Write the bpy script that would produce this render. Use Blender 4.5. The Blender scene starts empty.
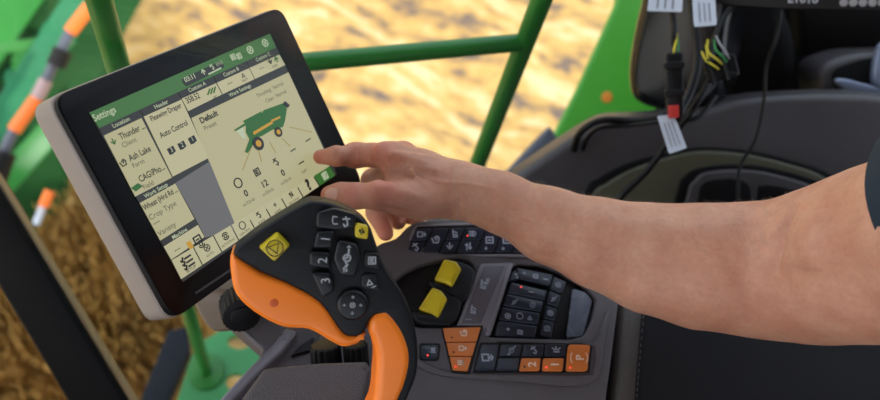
import bpy, bmesh, math, random
import numpy as np
from mathutils import Vector, Matrix
from mathutils.geometry import tessellate_polygon
random.seed(7)
sc = bpy.context.scene
COL = sc.collection
# ------------------------------------------------------------------ camera
F = 800.0
U_ = Vector((153, -454, -800)).normalized()
Y_ = (Vector((0, 0, 1)) - U_ * U_.z).normalized()
X_ = Y_.cross(U_)
RW = Matrix((X_, Y_, U_))                 # camera-vision axes -> world
CAM = Vector((0, 0, 1.45))
def w(px, py, d):
    return CAM + RW @ Vector(((px - 440) / F * d, (py - 200) / F * d, d))
def ray(px, py):
    return RW @ Vector(((px - 440) / F, (py - 200) / F, 1.0))
def hit(px, py, plane):
    p0, n = plane
    r = ray(px, py)
    return CAM + r * ((p0 - CAM).dot(n) / r.dot(n))
def proj(p):
    c = RW.transposed() @ (Vector(p) - CAM)
    return (440 + F * c.x / c.z, 200 + F * c.y / c.z, c.z)
def zp(z): return (Vector((0, 0, z)), Vector((0, 0, 1)))
def off(plane, h): return (plane[0] + plane[1] * h, plane[1])
cd = bpy.data.cameras.new('camera'); cam = bpy.data.objects.new('camera', cd); COL.objects.link(cam)
m3 = Matrix((RW @ Vector((1, 0, 0)), RW @ Vector((0, -1, 0)), RW @ Vector((0, 0, -1)))).transposed()
cam.matrix_world = Matrix.Translation(CAM) @ m3.to_4x4()
cd.sensor_width = 36; cd.lens = 36 * F / 880; cd.clip_start = 0.02; cd.clip_end = 500
cd.dof.use_dof = True; cd.dof.focus_distance = 0.60; cd.dof.aperture_fstop = 5.0
sc.camera = cam

# ------------------------------------------------------------------ materials
MATS = {}
def mat(name, col, rough=0.5, metal=0.0, bump=0.0, bscale=400, var=0.0, vscale=30, emit=0.0, spec=0.5, coat=0.0, sss=0.0, sheen=0.0):
    if name in MATS: return MATS[name]
    m = bpy.data.materials.new(name); m.use_nodes = True
    nt = m.node_tree; b = nt.nodes['Principled BSDF']
    c = (*col, 1)
    b.inputs['Base Color'].default_value = c
    b.inputs['Roughness'].default_value = rough; b.inputs['Metallic'].default_value = metal
    b.inputs['Specular IOR Level'].default_value = spec
    b.inputs['Coat Weight'].default_value = coat
    if emit:
        b.inputs['Emission Color'].default_value = c; b.inputs['Emission Strength'].default_value = emit
    tc = nt.nodes.new('ShaderNodeTexCoord')
    n = nt.nodes.new('ShaderNodeTexNoise'); n.inputs['Scale'].default_value = vscale; n.inputs['Detail'].default_value = 4
    nt.links.new(tc.outputs['Object'], n.inputs['Vector'])
    if var > 0:
        r = nt.nodes.new('ShaderNodeValToRGB'); e = r.color_ramp.elements
        e[0].position = .3; e[1].position = .7
        e[0].color = (*[max(0, x * (1 - var)) for x in col], 1); e[1].color = (*[min(1, x * (1 + var)) for x in col], 1)
        nt.links.new(n.outputs['Fac'], r.inputs['Fac']); nt.links.new(r.outputs['Color'], b.inputs['Base Color'])
    rr = nt.nodes.new('ShaderNodeMapRange'); rr.inputs['To Min'].default_value = max(0, rough - .05); rr.inputs['To Max'].default_value = min(1, rough + .05)
    nt.links.new(n.outputs['Fac'], rr.inputs['Value']); nt.links.new(rr.outputs['Result'], b.inputs['Roughness'])
    if bump > 0:
        n2 = nt.nodes.new('ShaderNodeTexNoise'); n2.inputs['Scale'].default_value = bscale; n2.inputs['Detail'].default_value = 3
        nt.links.new(tc.outputs['Object'], n2.inputs['Vector'])
        bp = nt.nodes.new('ShaderNodeBump'); bp.inputs['Strength'].default_value = bump; bp.inputs['Distance'].default_value = 0.001
        nt.links.new(n2.outputs['Fac'], bp.inputs['Height']); nt.links.new(bp.outputs['Normal'], b.inputs['Normal'])
    MATS[name] = m
    return m
def emis(name, col, s=1.0):
    if name in MATS: return MATS[name]
    m = bpy.data.materials.new(name); m.use_nodes = True
    nt = m.node_tree; b = nt.nodes['Principled BSDF']
    b.inputs['Base Color'].default_value = (0.02, 0.02, 0.02, 1); b.inputs['Roughness'].default_value = .3
    b.inputs['Specular IOR Level'].default_value = .3
    b.inputs['Emission Color'].default_value = (*col, 1); b.inputs['Emission Strength'].default_value = s
    MATS[name] = m
    return m

# ------------------------------------------------------------------ mesh helpers
def crv(pts, n=6, closed=True):
    P = [Vector(p) for p in pts]; out = []; L = len(P)
    rng = range(L) if closed else range(L - 1)
    for i in rng:
        if closed: a, b, c, d = P[(i - 1) % L], P[i], P[(i + 1) % L], P[(i + 2) % L]
        else: a, b, c, d = P[max(i - 1, 0)], P[i], P[i + 1], P[min(i + 2, L - 1)]
        for k in range(n):
            t = k / n
            out.append(0.5 * ((2 * b) + (c - a) * t + (2 * a - 5 * b + 4 * c - d) * t * t + (3 * b - a - 3 * c + d) * t ** 3))
    if not closed: out.append(P[-1])
    return out
def rquad(q, r=.18, n=4):
    """rounded polygon from corner points; r = fraction of the shorter neighbour side"""
    q = [Vector(p) for p in q]; L = len(q); out = []
    for i in range(L):
        a, b, c = q[i - 1], q[i], q[(i + 1) % L]
        m = min((a - b).length, (c - b).length) * r
        s = b + (a - b).normalized() * m; e = b + (c - b).normalized() * m
        for k in range(n + 1):
            t = k / n
            out.append((1 - t) ** 2 * s + 2 * t * (1 - t) * b + t * t * e)
    return out
class MB:
    def __init__(s): s.bm = bmesh.new(); s.mats = []
    def mi(s, m):
        if m not in s.mats: s.mats.append(m)
        return s.mats.index(m)
    def add(s, vs, fs, m, smooth=True):
        i = s.mi(m); V = [s.bm.verts.new(v) for v in vs]
        for f in fs:
            try:
                g = s.bm.faces.new([V[k] for k in f]); g.material_index = i; g.smooth = smooth
            except ValueError: pass
        return V
    def slab(s, pts, n, th, m, bev=0.0, seg=3, taper=None):
        """polygon pts (top face) extruded by th against n; rounded top edge of width bev"""
        n = Vector(n).normalized(); pts = [Vector(p) for p in pts]; L = len(pts)
        c = sum(pts, Vector()) / L
        # orient ccw around n
        A = sum(((pts[i] - c).cross(pts[(i + 1) % L] - c)).dot(n) for i in range(L))
        if A < 0: pts.reverse()
        rings = []
        def inset(dist):
            out = []
            for i in range(L):
                a, b, d = pts[i - 1], pts[i], pts[(i + 1) % L]
                e1 = (b - a); e2 = (d - b)
                if e1.length < 1e-9: e1 = e2
                if e2.length < 1e-9: e2 = e1
                n1 = n.cross(e1.normalized()); n2 = n.cross(e2.normalized())
                h = (n1 + n2)
                if h.length < 1e-6: out.append(b.copy()); continue
                h.normalize(); k = 1 / max(.55, h.dot(n1))
                out.append(b + h * dist * k)
            return out
        if bev > 0:
            for k in range(seg, -1, -1):
                a = k / seg * math.pi / 2
                rings.append([p - n * (bev * (1 - math.sin(a))) for p in inset(bev * (1 - math.cos(a)))])
        else: rings.append(pts)
        bot = [p - n * th for p in pts]
        if taper:
            cb = sum(bot, Vector()) / L; bot = [cb + (p - cb) * taper for p in bot]
        rings.append(bot)
        i = s.mi(m); VR = [[s.bm.verts.new(v) for v in r] for r in rings]
        for a, b in zip(VR[:-1], VR[1:]):
            for k in range(L):
                f = s.bm.faces.new((a[k], b[k], b[(k + 1) % L], a[(k + 1) % L])); f.material_index = i; f.smooth = True
        for R, rev in ((VR[0], False), (VR[-1], True)):
            for t in tessellate_polygon([[v.co for v in R]]):
                tri = [R[k] for k in t]
                nn = (tri[1].co - tri[0].co).cross(tri[2].co - tri[0].co)
                if (nn.dot(n) < 0) != rev: tri.reverse()
                try:
                    f = s.bm.faces.new(tri); f.material_index = i; f.smooth = True
                except ValueError: pass
        return s
    def tube(s, pts, r, m, seg=12, caps=True):
        pts = [Vector(p) for p in pts]; L = len(pts)
        rr = r if isinstance(r, (list, tuple)) else [r] * L
        t0 = (pts[1] - pts[0]).normalized(); u = t0.orthogonal().normalized(); rings = []
        for k in range(L):
            t = (pts[min(k + 1, L - 1)] - pts[max(k - 1, 0)]).normalized()
            u = (u - t * u.dot(t)).normalized(); v = t.cross(u)
            rings.append([pts[k] + (u * math.cos(a) + v * math.sin(a)) * rr[k] for a in [2 * math.pi * j / seg for j in range(seg)]])
        i = s.mi(m); VR = [[s.bm.verts.new(v) for v in R] for R in rings]
        for a, b in zip(VR[:-1], VR[1:]):
            for k in range(seg):
                f = s.bm.faces.new((a[k], a[(k + 1) % seg], b[(k + 1) % seg], b[k])); f.material_index = i; f.smooth = True
        if caps:
            f = s.bm.faces.new(list(reversed(VR[0]))); f.material_index = i
            f = s.bm.faces.new(VR[-1]); f.material_index = i
        return s
    def box(s, c, ex, ey, ez, m, bev=0.0):
        """ex,ey,ez: half-extent vectors"""
        c = Vector(c); ex, ey, ez = Vector(ex), Vector(ey), Vector(ez)
        q = [c + ez - ex - ey, c + ez + ex - ey, c + ez + ex + ey, c + ez - ex + ey]
        if bev > 0: q = rquad(q, min(.45, bev / min(ex.length, ey.length) * .5))
        return s.slab(q, ez, 2 * ez.length, m, bev * .6)
    def flat(s, pts, m, n):
        """thin raised mark"""
        return s.slab(pts, n, 0.0003, m)
    def stroke(s, pts, wd, m, n):
        n = Vector(n).normalized(); pts = [Vector(p) for p in pts]
        for a, b in zip(pts[:-1], pts[1:]):
            e = (b - a)
            if e.length < 1e-7: continue
            e.normalize(); q = n.cross(e) * wd / 2; e = e * wd * .3
            s.slab([a - q - e, b - q + e, b + q + e, a + q - e], n, 0.0003, m)
        return s
    def text(s, body, fr, size, m, rot=0.0, align='CENTER', bold=0.0, xs=1.0):
        """fr=(center, ex, ey, n)"""
        c, ex, ey, n = fr
        cu = bpy.data.curves.new('t', 'FONT'); cu.body = body; cu.size = size; cu.align_x = align; cu.align_y = 'CENTER'
        cu.offset = bold; cu.resolution_u = 3
        ob = bpy.data.objects.new('t', cu); COL.objects.link(ob)
        dg = bpy.context.evaluated_depsgraph_get(); me = ob.evaluated_get(dg).to_mesh()
        R = Matrix.Rotation(rot, 2)
        vs = []
        for v in me.vertices:
            q = R @ Vector((v.co.x * xs, v.co.y)); vs.append(c + ex * q.x + ey * q.y + n * 0.00015)
        fs = [tuple(p.vertices) for p in me.polygons]
        s.add(vs, fs, m, False)
        ob.evaluated_get(dg).to_mesh_clear(); bpy.data.objects.remove(ob); bpy.data.curves.remove(cu)
        return s
    def icon(s, kind, fr, size, m, rot=0.0):
        c, ex, ey, n = fr; c = c + n * 0.0003
        R = Matrix.Rotation(rot, 2); wd = size * .13
        for pl in ICONS[kind]:
            P = []
            for q in pl:
                q = R @ Vector(q); P.append(c + ex * q.x * size / 2 + ey * q.y * size / 2)
            s.stroke(P, wd, m, n)
        return s
    def build(s, name, parent=None, ang=40, **kw):
        bmesh.ops.remove_doubles(s.bm, verts=s.bm.verts, dist=1e-6)
        me = bpy.data.meshes.new(name)
        c = sum((v.co for v in s.bm.verts), Vector()) / max(1, len(s.bm.verts))
        s.bm.to_mesh(me); s.bm.free()
        for m in s.mats: me.materials.append(m)
        me.set_sharp_from_angle(angle=math.radians(ang))
        o = bpy.data.objects.new(name, me); COL.objects.link(o)
        if parent:
            o.parent = parent; mw = Matrix.Identity(4); p = parent
            base = PW[parent.name]
            o.location = -base
            PW[o.name] = Vector((0, 0, 0))
            # mesh is in world coordinates; parents carry only translations
        else:
            # origin at the thing's centre
            me.transform(Matrix.Translation(-c)); o.location = c; PW[o.name] = c
        if parent: PW[o.name] = Vector((0, 0, 0))
        for k, v in kw.items(): o[k] = v
        return o
PW = {}     # world position of every object's origin
def thing(name, loc, label, cat, group=None):
    o = bpy.data.objects.new(name, None); COL.objects.link(o); o.location = loc; o.empty_display_size = .05
    o['label'] = label; o['category'] = cat
    if group: o['group'] = group
    PW[o.name] = Vector(loc)
    return o
def circ(n=14, r=1.0, a0=0, a1=360, cx=0, cy=0):
    return [(cx + r * math.cos(math.radians(a0 + (a1 - a0) * k / n)), cy + r * math.sin(math.radians(a0 + (a1 - a0) * k / n))) for k in range(n + 1)]
ICONS = {
 'ring': [circ()],
 'lamp': [circ(8, .55, -90, 90, -.1, 0), [(-.1, .55), (-.1, -.55)], [(-.3, .4), (-.9, .5)], [(-.3, 0), (-.95, 0)], [(-.3, -.4), (-.9, -.5)]],
 'beacon': [circ(8, .4, 0, 180, 0, -.2), [(-.6, -.4), (.6, -.4)], [(0, .4), (0, .8)], [(-.5, .2), (-.9, .5)], [(.5, .2), (.9, .5)]],
 'gear': [circ(10, .45), circ(10, .9, 20, 160), circ(10, .9, 200, 340)],
 'head': [[(-.8, -.5), (-.8, .5), (.2, .5), (.2, -.5), (-.8, -.5)], [(.3, 0), (.9, 0)], [(.6, .4), (.9, 0), (.6, -.4)]],
 'up': [[(-.6, -.2), (0, .5), (.6, -.2)], [(0, .5), (0, -.8)]],
 'down': [[(-.6, .2), (0, -.5), (.6, .2)], [(0, -.5), (0, .8)]],
 'plus': [[(-.5, 0), (.5, 0)], [(0, -.5), (0, .5)]],
 'minus': [[(-.8, 0), (.8, 0)]],
 'arrows': [[(-.3, -.8), (-.3, .5)], [(-.6, .2), (-.3, .6), (0, .2)], [(.4, .8), (.4, -.5)], [(.1, -.2), (.4, -.6), (.7, -.2)]],
 'wave': [[(-.9, 0), (-.5, .4), (0, -.1), (.5, .4), (.9, 0)], [(-.9, -.5), (-.5, -.1), (0, -.6), (.5, -.1), (.9, -.5)]],
 'seat': [[(-.4, .9), (-.3, -.2), (.5, -.2)], [(.5, -.2), (.5, -.6), (-.4, -.6)], [(-.1, .5), (.5, .3)]],
 'bin': [[(-.8, .5), (-.5, -.5), (.5, -.5), (.8, .5)], [(-.3, .5), (.3, .9)], [(0, .1), (.6, .8)]],
 'fan': [circ(12, .85), [(-.5, -.5), (.5, .5)], [(-.5, .5), (.5, -.5)]],
 'tri': [[(-.6, -.5), (.6, -.5), (0, .6), (-.6, -.5)]],
 'hook': [[(-.5, .8), (.1, .2), (.5, -.3), (.2, -.8), (-.2, -.5)], [(-.7, .2), (.3, .8)]],
 'box': [[(-.7, -.6), (.7, -.6), (.7, .6), (-.7, .6), (-.7, -.6)], [(-.3, 0), (.3, 0)]],
 'ebox': [[(-.7, -.7), (.7, -.7), (.7, .7), (-.7, .7), (-.7, -.7)], [(.3, .35), (-.3, .35), (-.3, -.35), (.3, -.35)], [(-.3, 0), (.2, 0)]],
 'reel': [circ(12, .5), [(-.9, -.9), (-.5, -.9), (-.5, -.4)], [(.5, .4), (.9, .9)], [(0, 0), (.5, .4)], [(0, 0), (-.5, .3)]],
 'list': [[(-.2, .6), (.9, .6)], [(-.2, 0), (.9, 0)], [(-.2, -.6), (.9, -.6)], [(-.9, .6), (-.7, .4), (-.4, .9)], [(-.9, 0), (-.7, -.2), (-.4, .3)], [(-.9, -.6), (-.7, -.8), (-.4, -.3)]],
}
def frame(px, py, plane, hx=1, hy=0):
    """local frame on a plane at a pixel, x axis along the picture direction (hx,hy)"""
    c = hit(px, py, plane); e = hit(px + hx * 4, py + hy * 4, plane) - c
    n = plane[1].normalized(); ex = (e - n * e.dot(n)).normalized(); ey = n.cross(ex)
    return (c, ex, ey, n)
def qp(poly, plane): return [hit(x, y, plane) for x, y in poly]
# ------------------------------------------------------------------ touch display
def vp(p, q, r, s):
    h = lambda a: np.array([a[0] - 440, a[1] - 200, 1.0])
    v = np.cross(np.cross(h(p), h(q)), np.cross(h(r), h(s))); v /= v[2]
    return Vector((v[0], v[1], F)).normalized()
sTL, sTR, sBL, sBR = (89.5, 112.5), (270, 33.5), (183, 282), (337, 174)
va = vp(sTL, sTR, sBL, sBR); vb = vp(sTL, sBL, sTR, sBR)
vb = (vb - va * vb.dot(va) * .5).normalized(); va = (va - vb * va.dot(vb)).normalized()
if va.x < 0: va = -va
if vb.y < 0: vb = -vb
nc = va.cross(vb)
if nc.z > 0: nc = -nc
DN = (RW @ nc).normalized()
DPL = (w(*sTL, .54), DN)
DA = RW @ va; DB = RW @ vb
black = mat('display_black', (.004, .0038, .0042), .3, spec=.15)
gloss = mat('glass_black', (.005, .005, .006), .12, spec=.5)
beige = mat('display_casing', (.29, .24, .20), .45, bump=.15, bscale=1500, var=.04)
grn = emis('ui_green', (.045, .17, .03), .8)
cream = emis('ui_cream', (.56, .52, .29), .74)
cream2 = emis('ui_cream_light', (.60, .56, .33), .74)
uidark = emis('ui_band', (.035, .035, .028), .5)
uigrey = emis('ui_grey', (.17, .165, .165), .7)
ink = emis('ui_ink', (.015, .018, .012), .3)
inkm = emis('ui_ink_mid', (.12, .12, .08), .5)
white = emis('ui_white', (.6, .68, .45), .7)
cgreen = emis('ui_machine_green', (.015, .13, .012), .8)
cyel = emis('ui_machine_yellow', (.6, .32, .02), .8)
disp = thing('touch_display', hit(210, 170, off(DPL, -.03)), 'large black touch screen monitor in a beige casing, being tapped by the pointing finger', 'monitor')
OUT = [(52, 97), (281, 6), (364, 184), (173, 321)]
front = qp(OUT, off(DPL, .0015))
fr_c = sum(front, Vector()) / 4
m = MB(); rc = rquad(front, .07, 5); m.slab(rc, DN, .012, black, .0015); m.build('bezel', disp)
# recessed frame line under the screen
m = MB(); 
m.stroke([hit(*p, off(DPL, .0019)) for p in [(196, 293), (262, 249)]], .0016, mat('bezel_groove', (.03, .03, .03), .5), DN); m.build('status_bar_slot', disp)
m = MB(); grown = [fr_c + (p - fr_c) * 1.012 for p in front]
rc2 = rquad([p - DN * .005 for p in grown], .07, 5)
m.slab(rc2, DN, .024, beige, .003)
back = rquad([fr_c + (p - fr_c) * .86 - DN * .0285 for p in front], .1, 5)
m.slab(back, DN, .018, beige, .001, taper=.9)
m.build('casing', disp, label='beige plastic casing')
scr = MB().slab(qp([sTL, sTR, sBR, sBL], off(DPL, .0022)), DN, .001, uidark).build('screen', disp, label='lit screen with a settings page')
SP = off(DPL, .0026)
def sq(poly): return qp(poly, SP)
def tile(name, poly, mt, fn=None, h=0.0, **kw):
    m = MB(); m.slab(qp(poly, off(DPL, .0026 + h)), DN, .0005, mt)
    if fn: fn(m, h)
    return m.build(name, scr, **kw)
tdx = (180.5, -79)
def fr(px, py, h=0.0003): return (lambda c: (c, DA, DN.cross(DA), DN))(hit(px, py, off(DPL, .0026 + h)))
def T(m, s, px, py, size, mt=ink, al='LEFT', bold=0.0, xs=1.0): m.text(s, fr(px, py, .0004), size, mt, 0, al, bold, xs)
def IC(m, k, px, py, size, mt=ink, rot=0): m.icon(k, fr(px, py, .0002), size, mt, rot)
tile('blank_area', [(175.5, 183), (209.5, 161.5), (237, 229), (205.5, 237.5), (196, 219)], uigrey)
def top_fn(m, h):
    T(m, 'Settings', 93, 119, .0066, white, bold=.0001, xs=.9)
    f = fr(202, 70); m.slab(rquad(sqh([(181, 79), (221, 61), (225, 67), (186, 87)], .0003), .4), DN, .0003, uidark)
    T(m, '03:11', 190, 78, .0052, white, 'CENTER', .0001); IC(m, 'up', 203, 71.5, .006, white); IC(m, 'hook', 212, 67, .005, white)
    T(m, '((o))', 219, 63, .004, white, 'CENTER'); m.stroke(sqh([(209, 74), (221, 68)], .0007), .0012, white, DN)
    for a, b in ((233, 57), (239, 56)): IC(m, 'ebox', a, b, .006, white)
    for a, b in ((250, 50), (265, 43)): IC(m, 'fan', a, b, .007, white)
def sqh(poly, h): return qp(poly, off(DPL, .0026 + h))
tile('title_bar', [(89.5, 112.5), (270, 33.5), (276, 47.5), (99.5, 128)], grn, top_fn, label='green title bar')
def band(t, poly, px, py, al='CENTER'):
    tile('section_heading', poly, uidark, lambda m, h: T(m, t, px, py, .0042, white, al, .00005))
band('Location', [(99.5, 128.5), (139, 110.5), (142, 116), (103.5, 134.5)], 121, 122.5)
band('Header', [(140, 110), (178, 93), (181, 98.5), (143.5, 115)], 161, 104.5)
band('Custom A', [(178.5, 92.5), (213, 77), (215.5, 82), (181.5, 97.5)], 197, 87)
band('Custom B', [(213.5, 76.5), (246, 62), (248.5, 67), (216.5, 81.5)], 231, 72)
band('Custom C', [(246.5, 61.5), (276.5, 48.2), (279, 53), (249.5, 66.5)], 263, 57)
def f1(m, h):
    T(m, 'Thunder ...', 119.5, 137.5, .0064, bold=.0001, xs=.78); T(m, 'Client', 122, 146, .005, inkm); IC(m, 'down', 113.5, 142, .006, cgreen)
    T(m, 'Ash Lake', 129, 159, .0064, bold=.0001, xs=.8); T(m, 'Farm', 132.5, 166.5, .005, inkm); IC(m, 'bin', 123.5, 163.5, .006, ink)
    T(m, 'CAG\\Pho...', 139, 180, .0064, bold=.0001, xs=.78); T(m, 'Field', 143, 188, .005, inkm)
    m.slab(sqh([(131, 188), (138, 183), (143, 186), (136, 191.5)], .0003), DN, .0003, cgreen)
tile('tile', [(104, 135.5), (141.5, 118), (172, 177.5), (135.5, 196.5)], cream, f1)
band('Work Setup', [(136, 197.5), (172.5, 178.5), (175, 183), (139.5, 202.5)], 156, 190.5)
def f2(m, h):
    T(m, 'Wheat (Hrd Rd ...', 143.5, 208.5, .0056, bold=.0001, xs=.76); T(m, 'Crop Type', 149, 218.5, .0056, inkm)
    T(m, '---', 153, 224, .006); T(m, 'Variety', 158, 234.5, .0056, inkm)
tile('tile', [(140, 203), (175.3, 183.5), (194.5, 219), (160.5, 240.5)], cream, f2)
band('Machine', [(161, 241.5), (195, 220), (197.5, 224.5), (163.5, 246)], 179.5, 233.5)
def f3(m, h):
    T(m, '---', 174, 251, .006); m.slab(sqh([(186, 243), (190, 240.5), (194, 247), (190, 249.5)], .0003), DN, .0003, cyel)
    IC(m, 'box', 197.5, 239.5, .0085, ink); IC(m, 'gear', 201, 244, .006, ink)
tile('tile', [(164, 246.5), (198, 225), (204.5, 237), (171.5, 259.5)], cream2, f3)
def f4(m, h):
    T(m, 'Flexwing Draper', 150.5, 119.5, .0054, bold=.0001, xs=.8); T(m, 'Auto Control', 160, 136, .0058, bold=.0001, xs=.82)
    for i, (a, b) in enumerate(((171, 150), (181.5, 145), (192, 139.5))):
        m.slab(sqh([(a - 4, b - 1), (a + 2, b - 4.5), (a + 5, b + 1), (a + 2, b + 4), (a - 1, b + 5)], .0003), DN, .0003, ink)
        T(m, '321'[i], a + .5, b, .005, white, 'CENTER')
tile('tile', [(144, 116.5), (181.5, 99.5), (208.5, 158), (173, 176.5)], cream2, f4)
def f5(m, h):
    T(m, '358.52', 186, 101.5, .0064, bold=.0001, xs=.78)
    for k in range(3): m.stroke(sqh([(208 + k * 3, 94.5 - k), (210 + k * 2.7, 89 - k)], .0007), .0012, cgreen, DN)
    T(m, 'ac', 213, 98, .005, ink)
tile('tile', [(182, 98.5), (216, 83.2), (222, 94.5), (188.5, 111)], cream2, f5)
tile('tile', [(217, 82.7), (249, 68.2), (254.5, 79.2), (223, 94)], cream2, lambda m, h: (T(m, '---', 227, 84, .006), IC(m, 'tri', 243, 75.5, .005, inkm), T(m, 'bu/h', 242, 81, .0036, inkm)))
tile('tile', [(249.8, 67.8), (279.3, 54.5), (285.3, 65), (255.3, 78.8)], cream2, lambda m, h: (T(m, '---', 259, 69, .006), IC(m, 'down', 270, 61.5, .007, ink), IC(m, 'up', 276, 59, .007, cgreen), T(m, 'mph', 272, 67, .0038, inkm)))
band('Work Settings', [(188.7, 111.8), (285.5, 66.5), (288, 71.5), (191, 117.2)], 240, 90.5)
# main panel with the machine picture
def f6(m, h):
    T(m, 'Default', 200, 121.5, .0062, bold=.0002); T(m, 'Preset', 204, 129, .005, inkm)
    T(m, 'Threshing:  Normal', 283, 83, .0046, inkm, 'RIGHT', xs=.9); T(m, 'Clean:  Normal', 286, 91, .0046, inkm, 'RIGHT', xs=.9)
    lt = emis('ui_leader', (.42, .30, .08), .7)
    for a, b in (((252, 146), (243, 170)), ((258, 148), (262, 162)), ((270, 142), (276, 153)), ((282, 138), (290, 146)), ((290, 127), (312, 132))):
        m.stroke(sqh([a, b], .0005), .0006, lt, DN)
    for k, (a, b) in (('ring', (238, 183)), ('ebox', (257, 172)), ('hook', (276, 162)), ('minus', (293, 150)), ('minus', (308, 140))): IC(m, k, a, b, .0075, ink)
    for t, a, b in (('0', 246, 193.5), ('12', 264.5, 184), ('0', 283, 173), ('---', 301, 162), ('---', 316, 152)): T(m, t, a, b, .0074, ink, 'CENTER', .0002)
    for t, a, b in (('in/32nds', 249, 202), ('in/32nds', 268, 192), ('in/32nds', 286, 181), ('mph', 304, 171), ('mph', 320, 161)): T(m, t, a, b, .0038, inkm, 'CENTER')
tile('tile', [(191.5, 118), (288.5, 72.3), (331, 165), (237, 229)], cream, f6, label='large tile with a green machine picture')
# combine harvester picture: a pictogram part of its own
m = MB()
def poly(pts, mt, h): m.slab(sqh(pts, h), DN, .0003, mt)
poly([(246, 121), (262, 113), (264, 110), (285, 102.5), (287, 109), (285, 121), (283, 127), (272, 130), (262, 136), (250, 140), (246, 132)], cgreen, .0006)
poly([(243, 121), (262, 111), (261, 115), (246, 124)], cgreen, .0009)
poly([(283, 104), (285, 101), (290, 105), (288, 108)], ink, .0009)
poly([(235, 129.5), (243, 126), (246, 138), (243, 139)], white, .0008)
poly([(234, 130), (246, 122.5), (246.5, 125), (236, 131)], cgreen, .001)
poly([(250, 138), (256, 140), (248, 153), (245, 152)], cgreen, .0008)
poly([(253, 132), (272, 121), (273, 123.5), (254, 135)], cyel, .0012)
poly([(271, 120), (280, 116), (280.5, 118), (272, 122)], cyel, .0012)
for (cx, cy, r) in ((258.5, 143.5, .0056), (278.5, 132, .0042)):
    c, ex, ey, n = fr(cx, cy, .0014)
    m.slab([c + (ex * math.cos(t) + ey * math.sin(t)) * r for t in [k * math.pi / 9 for k in range(18)]], n, .0003, ink)
    m.slab([c + n * .0003 + (ex * math.cos(t) + ey * math.sin(t)) * r * .5 for t in [k * math.pi / 9 for k in range(18)]], n, .0003, cyel)
m.build('machine_picture', scr, label='green and yellow harvester picture')
# toolbar
tb = [(172, 260.2), (205, 238.2), (237.3, 229.6), (331.3, 165.6), (337, 174), (183, 282)]
P0, P1, Q0, Q1 = (172, 260.5), (331, 165.7), (183, 281.5), (337, 174.5)
def lerp(a, b, t): return (a[0] + (b[0] - a[0]) * t, a[1] + (b[1] - a[1]) * t)
tP0 = (172, 260.2); cuts = [0, .14, .265, .375, .48, .585, .685, .79, .895, 1.0]
# top edge follows the column gap of the grey area
icl = ['list', 'fan', 'gear', 'ring', 'hook', 'plus', 'arrows', 'tri', None]
for k in range(9):
    a, b = cuts[k], cuts[k + 1] - .008
    A_, B_ = lerp(tP0, (331, 165.7), a), lerp(tP0, (331, 165.7), b)
    C_, D_ = lerp((181.5, 279), (336.5, 174.5), b), lerp((181.5, 279), (336.5, 174.5), a)
    cx = (A_[0] + B_[0] + C_[0] + D_[0]) / 4; cy = (A_[1] + B_[1] + C_[1] + D_[1]) / 4
    def fn(mm, h, k=k, cx=cx, cy=cy):
        if k == 0: IC(mm, 'list', cx + .5, cy - 1, .0105, ink); T(mm, 'SETUP', cx + 4, cy + 6, .0034, ink, 'CENTER')
        elif k == 7: T(mm, '?', cx, cy - 1, .013, ink, 'CENTER', .0007)
        elif k == 8:
            IC(mm, 'ebox', cx, cy, .008, white)
        else:
            IC(mm, icl[k], cx - 1, cy - 2, .006, inkm if k % 2 else ink)
            T(mm, ['', 'AUTO', 'AUTOTRAC', 'CONTROL', 'QUICK', 'HOME', 'RUN PAGE', '', ''][k], cx + 2, cy + 4.5, .0026, ink, 'CENTER')
    tile('toolbar_button', [A_, B_, C_, D_], grn if k == 8 else cream2, fn, .0001)
# mounting bracket behind the display
brk = mat('bracket_tan', (.20, .155, .11), .45, bump=.1)
rub = mat('rubber_black', (.005, .005, .0055), .5, bump=.1, spec=.25)
dark = mat('dark_plastic', (.03, .028, .03), .5, bump=.2, bscale=1200)
m = MB(); bp = (w(222, 312, .665), Vector((.25, -.75, .6)).normalized())
m.slab(crv(qp([(192, 297), (214, 290), (240, 296), (266, 300), (262, 318), (250, 328), (220, 334), (205, 326)], bp), 3), bp[1], .05, brk, .005)
o = m.build('mount_bracket', disp, label='tan bracket behind the screen')
m = MB(); ax = (bp[1] + Vector((.25, 0, 0))).normalized(); c = hit(239, 304, off(bp, .002)); u = ax.orthogonal().normalized(); v = ax.cross(u)
ring = []
for k in range(48):
    a = k * math.pi / 24; r = .0150 + (.0010 if k % 2 else 0); ring.append(c + ax * .018 + (u * math.cos(a) + v * math.sin(a)) * r)
m.slab(ring, ax, .022, rub, .001); 
m.slab([c + ax * .020 + (u * math.cos(a) + v * math.sin(a)) * .009 for a in [k * math.pi / 12 for k in range(24)]], ax, .003, rub, .001)
m.build('clamp_knob', disp, label='ribbed black knob')
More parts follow.
